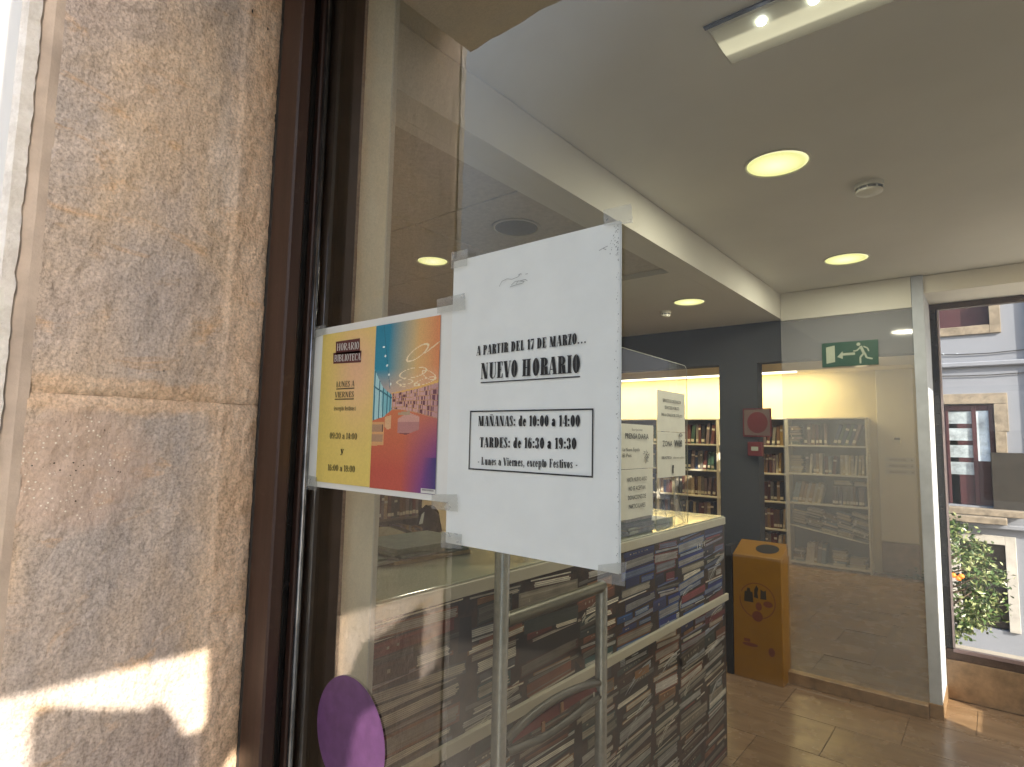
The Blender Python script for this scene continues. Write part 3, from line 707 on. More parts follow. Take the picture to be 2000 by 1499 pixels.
def libpic(a, b):
    """small printed picture of a reading room in rainbow colours; a right, b up"""
    c = lerp((.02, .20, .30), (.03, .33, .40), 1-b)
    c = lerp(c, (.62, .42, .16), (a-.15+(b-.75)*.1)*2.1 - (b-.5)*.5)
    c = lerp(c, (.62, .22, .09), (a-.62)*2.6)
    if b < .72: c = lerp(c, (.66, .40, .26), (.72-b)*5)
    # bookcase wall, right
    top = .575+.06*max(0, (a-.3)/.7)**1.4; bot = .47-.055*max(0, (a-.45)/.55)**1.3
    # floor
    fl = .47 if a > .3 else .40
    if b < bot or (a <= .3 and b < .40):
        c = lerp((.56, .17, .07), (.46, .09, .06), (.45-b)*3)
        if a > .5: c = lerp(c, (.16, .05, .20), (a-.5)*1.7*(.5-b)*4)
        if a > .8 and b < .2: c = lerp(c, (.05, .04, .15), (a-.8)*5)
    elif a > .3 and b < top and b > bot:
        h = (b-bot)/(top-bot); row = h*6.5; colx = a*19
        if row % 1 < .16 or colx % 1 < .12: c = (.50, .27, .13)
        else:
            q = noise.cell(Vector((int(a*70), int(row), 3))); c = (.14, .05, .06) if q > .45 else (.55, .32, .28)
        c = lerp(c, (.18, .08, .14), (a-.75)*1.2)
        if h > .93: c = (.68, .42, .12)
    # window wall left
    if inpoly(a, b, [(0, .73), (.06, .68), (.16, .61), (.31, .56), (.31, .47), (.18, .43), (0, .41)]):
        c = (.20, .46, .50) if noise.noise(Vector((a*5, b*3, 8))) > -.1 else (.38, .60, .60)
        if min(abs(a-x) for x in (.02, .10, .17, .23, .28)) < .008 or abs(b-(.62-a*.25)) < .005: c = (.03, .14, .18)
    # low shelf bottom left
    if inpoly(a, b, [(0, .40), (.2, .40), (.2, .26), (0, .255)]):
        c = (.60, .33, .14)
        if (.28 < b < .325 or .34 < b < .385) and a < .18: c = (.10, .06, .05) if noise.cell(Vector((int(a*60), int(b*18), 5))) > .5 else (.40, .24, .14)
    if inpoly(a, b, [(.21, .43), (.31, .44), (.31, .36), (.25, .355), (.21, .37)]): c = (.62, .38, .20)
    # sofa
    if inpoly(a, b, [(.42, .42), (.58, .455), (.74, .43), (.74, .355), (.55, .325), (.42, .335)]):
        c = (.42, .20, .18) if b < .40 else (.55, .30, .24)
        if b < .335: c = (.2, .07, .07)
    if inpoly(a, b, [(.42, .455), (.6, .465), (.6, .44), (.42, .44)]): c = (.42, .30, .18)
    # luminous loops on the ceiling
    if (ell(a, b, .68, .80, .16, .030, .22, .09) or ell(a, b, .62, .685, .20, .028, .05, .06) or ell(a, b, .86, .665, .10, .022, -.2, .08)
            or ell(a, b, .5, .635, .12, .016, 0, .1) or ell(a, b, .8, .63, .15, .016, .1, .08) or ell(a, b, .58, .615, .14, .010, 0, .12) or (a > .78 and abs(b-(.79+(a-.78)*.27)) < .0035)):
        c = (.74, .62, .40)
    if abs(a-(.13+(1-b)*.35)) < .004 and b > .6: c = (.02, .13, .18)
    for i in range(5):
        if (a-.14-i*.035)**2*1+(b-(.86-i*.058))**2*5 < .00025: c = (.8, .85, .8)
    g = random.uniform(.93, 1.07)*1.25
    return tuple(x*g for x in c)
raster('library_picture', px1+.0002, mx1, pz0-.0005, onY(861, 613, py_).z-.0015, py_, 120, 200, libpic, M['print'], pst)
A = onY(822, 951, py_-.0002); B = onY(850, 966, py_-.0002)
k = MB(); k.quad((A.x, py_-.0002, B.z), (B.x, py_-.0002, B.z), (B.x, py_-.0002, A.z-.0015), (A.x, py_-.0002, A.z-.0015)); k.build('caption_box', M['white_ink'], pst)
k = MB()
for i in range(10):
    x = A.x+.002+(B.x-A.x-.004)*i/10; k.quad((x, py_-.0004, B.z+.0025), (x+.0012, py_-.0004, B.z+.0025), (x+.0012, py_-.0004, B.z+.0044), (x, py_-.0004, B.z+.0044))
k.build('caption_text', M['ink_grey'], pst)
ty2 = py_-.0005
for P in (((656, 668), (703, 661), (703, 690), (656, 693)), ((651, 690), (706, 685), (705, 708), (651, 711))):
    k = MB(); k.quad(*[onY(*p, ty2+.0002) for p in P][::-1]); k.build('heading_band', M['brown_ink'], pst)
kw = dict(parent=pst, y=ty2-.0002, T=.13, t=.05, W=.52, gap=.09)
pxline('HORARIO', (658, 685.5), (701, 682), (658, 672), mat=M['white_ink'], **kw)
pxline('BIBLIOTECA', (653, 707), (704, 703.5), (653, 694), mat=M['white_ink'], **kw)
pxline('LUNES A', (657, 757), (692, 755), (657, 746), under=.0016, **kw)
pxline('VIERNES', (654, 777), (691, 776), (654, 766), under=.0016, **kw)
pxline('(excepto festivos)', (652, 802), (694, 802.5), (652, 793.5), **kw)
pxline('09:30 a 14:00', (644, 857), (697, 859), (644, 845), **kw)
pxline('y', (665, 886), (671, 886), (665, 874), **kw)
pxline('16:00 a 18:00', (640, 919), (693, 923), (640, 907), **kw)

# ---- tape strips
def tape(pix, label, dy=0):
    y = -.0062-dy; P = [onY(*p, y) for p in pix]; k = MB(); n = 10
    pts = []
    for i in range(4):
        a, b = P[i], P[(i+1) % 4]
        for j in range(n):
            q = a.lerp(b, j/n); 
            if i % 2 == 1: q = q+Vector((random.uniform(-1, 1)*.00035, 0, 0))
            pts.append(q)
    k.poly(pts[::-1]); tag(k.build('tape_strip', M['tape']), label, 'sticky tape', 'tape holding the two sheets')
tape([(882, 494), (914, 487), (912, 519), (881, 526)], 'clear tape at the top left corner of the white notice')
tape([(1178, 411), (1233, 398), (1236, 436), (1180, 441)], 'clear tape at the top right corner of the white notice')
tape([(853, 585), (908, 573), (909, 605), (854, 613)], 'clear tape joining the top of the yellow poster to the white notice', .0003)
tape([(607, 640), (636, 634), (637, 652), (608, 664)], 'clear tape at the top left corner of the yellow poster')
tape([(589, 926), (619, 932), (620, 959), (588, 954)], 'clear tape at the bottom left corner of the yellow poster')
tape([(843, 966), (893, 966), (894, 1000), (843, 994)], 'clear tape joining the bottom of the yellow poster to the white notice', .0003)
tape([(862, 1038), (902, 1044), (901, 1073), (861, 1070)], 'clear tape at the bottom left corner of the white notice')
tape([(1168, 1104), (1224, 1098), (1220, 1146), (1166, 1136)], 'clear tape at the bottom right corner of the white notice')

# ---- round sticker
c0 = onY(685, 1428, -.001); R_ = .0785
cx = (onY(619, 1432, -.001).x+onY(754, 1440, -.001).x)/2; cz = onY(672, 1316, -.001).z-abs(onY(619, 1432, -.001).x-onY(754, 1440, -.001).x)/2
R_ = abs(onY(619, 1432, -.001).x-onY(754, 1440, -.001).x)/2
k = MB(); k.poly([(cx+cos(2*pi*j/96)*R_, -.0015, cz+sin(2*pi*j/96)*R_) for j in range(96)])
tag(k.build('round_sticker', M['purple']), 'round purple sticker low on the glass near the frame', 'sticker')

# ================================================================== interior shell
YF = 3.9
flo = struct(boxo('floor', (-6.2, .02, -.10), (.75, 4.36, -.006), M['grout'], None, 0))
tw, tl = .40, .60
tile_me = {}
def tile(x, y, w_, l_):
    key = (round(w_, 3), round(l_, 3))
    if key not in tile_me:
        k = MB(); k.box((0, 0, -.0055), (w_-.0025, l_-.0025, 0), .0012); tile_me[key] = k.mesh('tile', M['floor'])
    o = link('tile', tile_me[key], flo); o.location = (x, y, 0)
yy = 1.75; 
for j in range(12):
    n_ = 12 if yy > 3.8 else 5
    for i in range(n_):
        x = (.75-.6) - i*.6 - (.3 if j % 2 else 0); 
        if x < -1.05 or yy < 4.0: tile(x, yy, .6, .4)
        elif yy < 4.2: tile(x, yy, .6, .088)
    yy += .4
k = MB(); k.box((-6.1, 6.552, -.0055), (-.71, 8.1, -.001)); k.box((-1.2, .05, -.0055), (.74, 1.745, -.001)); k.build('far_paving', M['floor'], flo); k = MB(); k.poly([(-6.2, 4.361, -.0065), (-.33, 4.361, -.0065), (-.57, 8.15, -.0065), (-6.2, 8.15, -.0065)]); k.build('far_screed', M['floor'], flo)

cei = struct(boxo('ceiling', (-1.12, .05, 2.60), (.75, YF+.35, 2.72), M['ceil'], None, 0))
struct(boxo('ceiling_beam', (-1.22, .05, 2.42), (-1.12, YF-.002, 2.598), M['ceil'], None, 0))
cl = struct(boxo('ceiling_left', (-6.2, .05, 2.47), (-1.221, YF, 2.60), M['seal'], None, 0))
k = MB(); k.box((-1.262, .051, 2.42), (-1.2205, 2.35, 2.4695)); k.box((-6.19, 2.351, 2.42), (-1.2205, YF-.003, 2.4695)); k.build('plaster_border', M['ceil'], cl)
tm = MB(); tm.box((0, 0, 0), (.594, .594, .015), .003); tme = tm.mesh('ceiling_tile', M['ceil_tile'])
for i in range(7):
    for j in range(4):
        o = link('ceiling_tile', tme, cl); o.location = (-1.262-.6*(i+1)+.003, -.05+.6*j+.003+.0, 2.446+random.uniform(0, .002))
struct(boxo('roof', (-9, 4.40, 2.90), (-.66, 8.4, 3.1), M['plaster_smooth'], None, 0))
struct(boxo('roof', (-9, .045, 2.90), (.8, 4.399, 3.1), M['plaster_smooth'], None, 0))
struct(boxo('wall_left', (-6.3, .05, -.1), (-6.2, 9.1, 2.9), M['wall_white'], None, 0))
fw = thing('front_wall', 'inner side of the front wall left of the door', 'wall', (-3.5, 0, 0))
boxo('wall', (-8, -.28, -.1), (-1.01, .045, 2.62), M['wall_white'], fw, 0)
# right wall with a tall narrow opening that lets the sun graze the far window reveal
rw = thing('right_wall', 'inner right wall of the hall, out of the picture', 'wall', (.8, 2, 0))
dY = SUN.y/(-SUN.x); 
def rwy(y, dx): return y-dY*dx
WY = YF+.35; YB = 8.15; YC = 7.90
s0, s1 = rwy(YF-.03, 1.05), rwy(YF+.34, 1.05)
for a, b in (((.75, .05, -.1), (.80, s0, 2.9)), ((.75, s1, -.1), (.80, WY+.12, 2.9)), ((.75, s0, -.1), (.80, s1, .55)), ((.75, s0, 2.6), (.80, s1, 2.9))):
    boxo('wall', a, b, M['wall_white'], rw, 0)
k = MB(); e0, e1 = (-.352, YF+.352), (-.60, YB-.001)
k.quad((e0[0], e0[1], 0), (e1[0], e1[1], 0), (e1[0], e1[1], 2.89), (e0[0], e0[1], 2.89)); k.quad((e0[0]+.05, e0[1], 0), (e0[0]+.05, e0[1], 2.89), (e1[0]+.05, e1[1], 2.89), (e1[0]+.05, e1[1], 0))
k.quad((e0[0], e0[1], 2.891), (e1[0], e1[1], 2.891), (e1[0]+.05, e1[1], 2.891), (e0[0]+.05, e0[1], 2.891)); k.build('room_end_wall', M['wall_white'], rw)
# blind panel just inside the door
pb = thing('blind_panel', 'tall beige fabric blind panel standing just behind the glass beside the frame', 'blind', (-.75, .07, 0))
k = MB(); k.quad((-.94, .062, 0), (-.6375, .062, 0), (-.6375, .062, 2.5), (-.94, .062, 2.5)); k.build('fabric_panel', M['panel_beige'], pb)
boxo('edge_strip', (-.6372, .059, .0), (-.6345, .067, 2.5), M['plastic_white'], pb, .0005)
# far wall: dark painted, with two openings
dw = thing('dark_wall', 'dark blue grey inner wall with openings to the reading room', 'wall', (-2, YF, 0))
H = 2.13
k = MB()
k.box((-6.19, YF, H), (-.36, YF+.12, 2.46)); k.box((-1.573, YF, 0), (-1.30, YF+.12, H)); k.box((-6.19, YF, 0), (-5.6, YF+.12, H))
k.build('wall', M['wall_dark'], dw)
# white cornice over the haze panel, pillar, lintel over the window
wp = thing('white_pillar', 'white pillar and cornice framing the haze panel', 'pillar', (-.33, YF, 0))
boxo('cornice', (-1.118, YF-.05, 2.405), (-.362, YF-.002, 2.598), M['ceil'], wp, 0)
boxo('shaft', (-.36, YF-.05, .08), (-.30, YF+.35, 2.598), simple('white_pillar_paint', (.50, .54, .62), .8, bump=.2), wp, .002)
boxo('shaft_base', (-.363, YF-.056, 0), (-.296, YF+.35, .0795), M['skirt'], wp, .002)
# see-through panel added to imitate the reading room mirrored on a pale wall
gp = thing('haze_panel', 'see-through panel added to imitate the bookcases mirrored on a pale wall', 'haze panel', (-.7, YF-.05, 0))
k = MB(); k.quad((-1.12, YF-.045, .075), (-.362, YF-.045, .075), (-.362, YF-.045, 2.404), (-1.12, YF-.045, 2.404)); k.build('haze_sheet', M['veil'], gp)
boxo('skirting', (-1.135, YF-.10, 0), (-.364, YF-.03, .074), M['skirt'], gp, .003)

# far window with sunlit reveal
win = thing('far_window', 'brown framed window at the right looking out to the white house', 'window', (.2, YF+.36, 0))
WY = YF+.35
boxo('lintel', (-.2995, YF-.02, 2.49), (.745, YF+.5, 2.597), M['wall_white'], win, 0)
boxo('stone_upstand', (-.2995, WY-.005, 0), (.745, WY+.12, .235), M['skirt'], win, .002)
boxo('bottom_rail', (-.2995, WY, .236), (.745, WY+.05, .30), M['frame_in'], win, .003)
boxo('bottom_bead', (-.26, WY-.006, .283), (.745, WY+.03, .305), simple('mauve_bead', (.30, .22, .22), .35, .3, bump=0), win, .002)
boxo('top_rail', (-.2995, WY, 2.45), (.745, WY+.05, 2.489), M['frame_in'], win, .003)
boxo('left_stile', (-.2995, WY, .301), (-.262, WY+.05, 2.449), M['rubber'], win, .003)
boxo('glazing_bead', (-.2615, WY+.002, .306), (-.250, WY+.04, 2.449), simple('mauve_bead', (.42, .34, .34), .3, .4, bump=0), win, .002)
k = MB(); k.quad((-.26, WY+.03, .30), (.745, WY+.03, .30), (.745, WY+.03, 2.46), (-.26, WY+.03, 2.46)); k.build('pane', M['glass2'], win)
# exit sign (flat panel)
ex = thing('exit_sign', 'green emergency exit sign with running figure on the haze panel', 'exit sign', (-.70, YF-.055, 2.06))
ey = YF-.0535
boxo('plate', (-.865, ey, 2.062), (-.545, ey+.003, 2.222), M['green_sign'], ex, 0)
k = MB()
def ep(pts): k.poly([(-.865+.32*a, ey-.0008, 2.062+.16*b) for a, b in pts])
def limb(x0, y0, x1, y1, w_):
    dx, dy = (x1-x0)*2, (y1-y0); L = sqrt(dx*dx+dy*dy); nx, ny = -dy/L*w_/2, dx/L*w_
    ep([(x0-nx, y0-ny), (x1-nx, y1-ny), (x1+nx, y1+ny), (x0+nx, y0+ny)])
ep([(.08, .14), (.24, .20), (.24, .88), (.08, .82)])
ep([(.665+.035*cos(t*pi/8), .86+.07*sin(t*pi/8)) for t in range(16)])
limb(.70, .78, .76, .46, .05); limb(.70, .74, .63, .60, .028); limb(.63, .60, .57, .60, .026); limb(.75, .76, .82, .68, .026); limb(.82, .68, .84, .55, .024)
limb(.745, .46, .69, .33, .036); limb(.69, .33, .69, .08, .032); limb(.77, .48, .80, .30, .036); limb(.80, .30, .90, .24, .032)
ep([(.28, .40), (.38, .62), (.38, .54), (.60, .54), (.60, .44), (.38, .44), (.38, .30)])
k.build('pictogram', M['sign_white'], ex)
# hose reel sign and call point on the dark pillar
hs = thing('fire_hose_sign', 'red framed fire hose sign on the dark pillar beside the bookcase', 'sign', (-1.3, YF, 1.7))
boxo('plate', (-1.392, YF-.012, 1.608), (-1.215, YF-.004, 1.792), simple('sign_field', (.13, .085, .07), .5, bump=0), hs, .001)
k = MB()
for a in (((-1.40, YF-.016, 1.598), (-1.392, YF-.002, 1.80)), ((-1.215, YF-.016, 1.598), (-1.207, YF-.002, 1.80)), ((-1.3918, YF-.016, 1.598), (-1.2152, YF-.002, 1.607)), ((-1.3918, YF-.016, 1.793), (-1.2152, YF-.002, 1.80))): k.box(*a)
k.build('frame', M['red_sign'], hs)
k = MB(); k.poly([(-1.300+.07*cos(t*pi/16), YF-.0135, 1.70+.075*sin(t*pi/16)) for t in range(32)]); k.build('hose_reel_disc', M['red_sign'], hs)
cp = thing('fire_call_point', 'small red fire alarm call point under the hose sign', 'alarm button', (-1.31, YF, 1.5))
boxo('housing', (-1.362, YF-.045, 1.462), (-1.262, YF-.002, 1.562), M['red_sign'], cp, .004)
boxo('push_plate', (-1.335, YF-.048, 1.500), (-1.288, YF-.0455, 1.528), M['sign_white'], cp, .0005)

# ================================================================== ceiling fittings
def lampobj(x, y, z, r, power, label, lit=True):
    t_ = thing('downlight', label, 'ceiling light', (x, y, z), 'round recessed ceiling lights')
    k = MB(); k.lathe((x, y, z), [(r, -.0005), (r, -.004), (r-.006, -.005), (r-.010, .0), (r-.012, .02)], 48); k.build('trim_ring', M['plastic_white'], t_, smooth=True, sharp=40)
    k = MB(); k.lathe((x, y, z), [(r-.011, -.0012), (r*.5, -.0020), (.001, -.0024)], 48); k.build('diffuser', M['lamp'], t_, smooth=True)
    ld = bpy.data.lights.new('downlight_lamp', 'AREA'); ld.shape = 'DISK'; ld.size = r*1.8; ld.energy = power; ld.color = (1, .94, .76)
    lo = bpy.data.objects.new('downlight_lamp', ld); COL.objects.link(lo); lo.location = (x, y, z-.008); lo.parent = t_; lo.matrix_parent_inverse = Matrix.Translation(-Vector((x, y, z)))
lampobj(-.587, 1.818, 2.6, .117, 3.0, 'large round lit ceiling light nearest the door, on the white ceiling')
lampobj(-.604, 3.243, 2.6, .117, 3.0, 'round lit ceiling light on the white ceiling near the haze panel')
lampobj(-1.432, 3.015, 2.42, .10, 2.2, 'small round lit ceiling light on the lower ceiling beyond the beam')
lampobj(-2.174, 1.543, 2.445, .085, 2.2, 'round lit ceiling light in the tiles just above the white notice')
sp = thing('ceiling_speaker', 'round grey speaker grille set in a ceiling tile above the white notice', 'speaker', (-1.56, 1.45, 2.445))
k = MB(); k.lathe((-1.532, 1.43, 2.445), [(.105, 0), (.105, -.004), (.094, -.005), (.09, -.002)], 48); k.build('rim', simple('rim_grey', (.42, .39, .33), .6), sp, smooth=True, sharp=40)
k = MB(); k.lathe((-1.532, 1.43, 2.445), [(.091, -.003), (.05, -.006), (.001, -.007)], 48); k.build('grille', M['grille'], sp, smooth=True)
def detector(x, y, z, r, label):
    t_ = thing('smoke_detector', label, 'smoke detector', (x, y, z), 'smoke detectors on the ceilings')
    k = MB(); k.lathe((x, y, z), [(r, 0), (r, -.015), (r*.93, -.018)], 36); k.build('base', M['plastic_white'], t_, smooth=True, sharp=40)
    k = MB(); k.lathe((x, y, z), [(r*.75, -.018), (r*.75, -.030)], 36); k.build('vent_gap', M['ink_grey'], t_, smooth=True)
    k = MB(); k.lathe((x, y, z), [(r*.92, -.028), (r*.9, -.036), (r*.6, -.043), (.001, -.044)], 36)
    for j in range(8):
        a = j*pi/4; k.box((x+cos(a)*r*.84-.002, y+sin(a)*r*.84-.002, z-.03), (x+cos(a)*r*.84+.002, y+sin(a)*r*.84+.002, z-.016))
    k.build('cap', M['plastic_white'], t_, smooth=True, sharp=40)
detector(-.347, 2.22, 2.6, .052, 'white smoke detector on the white ceiling right of the large light')
detector(-1.663, 3.176, 2.42, .036, 'small smoke detector on the lower ceiling above the dark wall')
em = thing('emergency_luminaire', 'recessed rectangular emergency luminaire with two bright points at the top', 'ceiling light', (-.33, 1.03, 2.6))
ex0, ex1, ey0, ey1 = -.512, -.135, .955, 1.118
boxo('frame', (ex0-.008, ey0-.008, 2.594), (ex1+.008, ey1+.008, 2.599), M['plastic_white'], em, .002)
k = MB()
def zf(y): a = (y-ey0)/(ey1-ey0); return 2.5925 - .009*sin(pi*a)
N_ = 14
for i in range(N_):
    y0, y1 = ey0+(ey1-ey0)*i/N_, ey0+(ey1-ey0)*(i+1)/N_
    k.quad((ex0, y0, zf(y0)), (ex1, y0, zf(y0)), (ex1, y1, zf(y1)), (ex0, y1, zf(y1)))
k.poly([(ex0, ey0+(ey1-ey0)*i/N_, zf(ey0+(ey1-ey0)*i/N_)) for i in range(N_+1)])
lens = NT('luminaire_lens'); pc = lens.coord()
lens.b.inputs['Base Color'].default_value = (.42, .39, .27, 1); lens.b.inputs['Roughness'].default_value = .3
yg = lens.new('ShaderNodeSeparateXYZ'); lens.l(pc, yg.inputs[0])
mr = lens.new('ShaderNodeMapRange'); mr.inputs[1].default_value = ey0; mr.inputs[2].default_value = ey1; lens.l(yg.outputs[1], mr.inputs[0])
er = lens.ramp(mr.outputs[0], [(0, .02), (.26, .06), (.32, .20), (.64, .24), (.70, .08), (1, .02)])
lens.l(er, lens.b.inputs['Emission Strength']); lens.b.inputs['Emission Color'].default_value = (1, .93, .66, 1)
k.build('lens', lens.m, em, smooth=True, sharp=60)
for px, py in ((1487, 45), (1590, 3)):
    p = onZ(px, py, 2.582); k = MB()
    bm_pts = []
    for i in range(6):
        for j in range(12):
            th = (i/5)*pi; ph = j*pi/6; k.v.append((p.x+.011*sin(th)*cos(ph), p.y+.009*sin(th)*sin(ph), 2.581+.004*cos(th)))
    for i in range(5):
        for j in range(12): k.f.append((i*12+j, i*12+(j+1) % 12, (i+1)*12+(j+1) % 12, (i+1)*12+j)); k.c.append(None); k.mi.append(0)
    k.build('bright_led', M['led_point'], em, smooth=True)
p = onZ(1691, 7, 2.592); boxo('indicator_light', (p.x-.003, p.y-.003, 2.589), (p.x+.003, p.y+.003, 2.5935), M['green_led'], em, .001)
k = MB(); k.box((ex0-.012, ey0-.020, 2.594), (ex1+.008, ey0-.0085, 2.5985)); k.build('shadow_gap', M['ink'], em)

# ================================================================== reading room behind
YB = 8.15; YC = 7.90
struct(boxo('wall_back', (-6.2, YB, -.1), (-.66, YB+.1, 2.9), M['wall_dark'], None, 0))
cw = thing('cream_wall_panel', 'cream wall strip lit from above behind the bookcases', 'wall panel', (-3, YB, 1))
boxo('panel', (-6.1, YB-.02, 0), (-.61, YB-.003, 2.66), M['cream'], cw, 0)
pel = thing('light_pelmet', 'cream pelmet hiding a bright strip light above the bookcases', 'pelmet', (-3, YB-.1, 2.5))
boxo('pelmet_board', (-6.1, YC-.22, 2.50), (-.72, YB-.021, 2.67), M['cream'], pel, .003)
boxo('strip_light', (-6.1, YC-.20, 2.478), (-1.95, YC-.16, 2.4995), M['led'], pel, .002)
ld = bpy.data.lights.new('strip_lamp', 'AREA'); ld.shape = 'RECTANGLE'; ld.size = 4.5; ld.size_y = .05; ld.energy = 31; ld.color = (1, .80, .42)
lo = bpy.data.objects.new('strip_lamp', ld); COL.objects.link(lo); lo.location = (-3.85, YC-.12, 2.47); lo.rotation_euler = (radians(14), 0, 0); lo.parent = pel; lo.matrix_parent_inverse = Matrix.Translation(-pel.location)
wd = thing('white_door', 'plain white door panel behind the haze panel at its right side', 'door', (-.95, YB, 0))
boxo('leaf', (-1.13, YB-.05, .40), (-.745, YB-.022, 2.50), M['wall_white'], wd, .004)
boxo('lower_panel', (-1.13, YB-.055, .02), (-.745, YB-.022, .385), M['skirt'], wd, .004)
ts = thing('thermostat', 'small white wall thermostat beside the right bookcase', 'thermostat', (-.93, YB-.05, 1.6))
boxo('housing', (-.965, YB-.075, 1.585), (-.885, YB-.051, 1.665), M['plastic_white'], ts, .004)
boxo('display', (-.955, YB-.077, 1.628), (-.895, YB-.0755, 1.655), M['ink_grey'], ts, .0005)
for n_, z, tx in (('upper', 1.36, 'SALA DE LECTURA'), ('middle', 1.285, 'PRENSA DIARIA'), ('lower', 1.21, 'BIBLIOTECA')):
    dsn = thing('direction_sign', {'upper': 'uppermost', 'middle': 'middle', 'lower': 'lowest'}[n_]+' of three slim pale direction signs below the thermostat', 'sign', (-.95, YB-.05, z), 'three slim direction signs')
    boxo('plate', (-1.06, YB-.058, z), (-.76, YB-.051, z+.055), simple('sign_plate', (.58, .60, .58), .5, bump=0), dsn, .001)
    sans('lettering', tx, .03, (-.93, YB-.0595, z+.017), (1, 0, 0), (0, 0, 1), M['ink_grey'], dsn, width=.17)
    k = MB(); k.poly([(-.79, YB-.0595, z+.018), (-.775, YB-.0595, z+.028), (-.79, YB-.0595, z+.038)]); k.build('arrow', M['ink_grey'], dsn)

# ---- bookcases
def bookcase(x0, x1, y0, y1, zs, top, label, slots=False):
    t_ = thing('bookcase', label, 'bookcase', ((x0+x1)/2, (y0+y1)/2, 0), 'white steel bookcases in the reading room')
    boxo('side_panel', (x0, y0, 0), (x0+.018, y1, top), M['shelf_white'], t_, .002)
    boxo('side_panel', (x1-.018, y0, 0), (x1, y1, top), M['shelf_white'], t_, .002)
    boxo('back_panel', (x0+.0185, y1-.012, .02), (x1-.0185, y1-.001, top-.005), simple('back_panel', (.16, .14, .11), .7), t_, 0)
    boxo('top_board', (x0+.0185, y0, top-.02), (x1-.0185, y1-.0125, top-.002), M['shelf_white'], t_, .001)
    for z in zs: boxo('shelf', (x0+.0185, y0-.004, z-.022), (x1-.0185, y1-.0125, z), M['shelf_white'], t_, .001)
    if slots:
        k = MB()
        for i in range(46): z = .12+i*.038; k.box((x1+.0002, y0+.03, z), (x1+.0018, y0+.055, z+.012)); k.box((x1+.0002, y1-.06, z), (x1+.0018, y1-.035, z+.012))
        k.build('slot_row', M['ink_grey'], t_)['kind'] = 'stuff'
    return t_
PAL = [('dark red', (.13, .04, .032)), ('brown', (.14, .075, .04)), ('black', (.03, .028, .03)), ('dark blue', (.03, .05, .13)), ('cream', (.50, .44, .31)),
       ('grey', (.22, .21, .20)), ('white', (.62, .60, .54)), ('dark green', (.04, .085, .055)), ('tan', (.34, .24, .14)), ('ochre', (.40, .27, .09)), ('mauve', (.19, .14, .15)), ('pale blue', (.23, .31, .38))]
bk = MB()                                                           # unit book: spine at y=0, x thickness, z height
bk.box((0, 0, 0), (1, .06, 1), .03, 0); bk.box((0, .061, 0), (.12, 1, 1), 0, 0); bk.box((.88, .061, 0), (1, 1, 1), 0, 0); bk.box((.121, .062, .02), (.879, .97, .98), 0, 1)
bk.box((.06, -.012, .10), (.94, -.0005, .24), 0, 2)
BOOK = bk.mesh('book', [M['book'], M['pages'], M['label']])
bk2 = MB(); bk2.box((0, 0, 0), (1, .06, 1), .03, 0); bk2.box((0, .061, 0), (.10, 1, 1), 0, 0); bk2.box((.90, .061, 0), (1, 1, 1), 0, 0); bk2.box((.101, .062, .02), (.899, .97, .98), 0, 1)
bk2.box((.04, -.012, .70), (.96, -.0005, .80), 0, 2)
BOOK2 = bk2.mesh('book_plain', [M['book'], M['pages'], M['label']])
NB = [0]; ROWS = {}; PILES = {}
ORD = ['first', 'second', 'third', 'fourth', 'fifth', 'sixth', 'seventh', 'eighth', 'ninth', 'tenth', 'eleventh', 'twelfth'] + [str(i)+'th' for i in range(13, 21)] + ['21st', '22nd', '23rd'] + [str(i)+'th' for i in range(24, 40)]
def book(loc, size, rot, where, pal=None, me=None, grp='books in the reading room shelves'):
    n_, c = random.choice(pal or PAL); o = bpy.data.objects.new('book', me or random.choice((BOOK, BOOK, BOOK2))); COL.objects.link(o)
    o.matrix_world = Matrix.Translation(loc) @ rot @ Matrix.Diagonal((*size, 1)); j = random.uniform(.75, 1.25)
    o.color = (*[min(1, x*j) for x in c], 1); NB[0] += 1; o['colour_'] = n_
    return tag(o, n_+' book '+where, 'book', n_+' books '+where)
def row(x0, x1, y, z, h, where, t0=.024, t1=.045, pal=None, lean=0, hv=.25):
    x = x0
    while x < x1-t1:
        th = random.uniform(t0, t1); hh = h*random.uniform(1-hv, 1); dp = random.uniform(.15, .19)
        tilt = lean if lean else (random.choice((0, 0, 0, random.uniform(.03, .12))))
        rot = Matrix.Rotation(tilt, 4, 'Y')
        # leaning books rest on their lower corner
        up = max(0, sin(tilt)*th) if tilt > 0 else 0
        ROWS.setdefault(where, []).append(book(Vector((x, y+random.uniform(0, .012), z+.001+up)), (th-.002, dp, hh), rot, where, pal))
        x += th/cos(tilt)+ (.0 if not tilt else (.0 if lean else hh*sin(tilt)*.9))
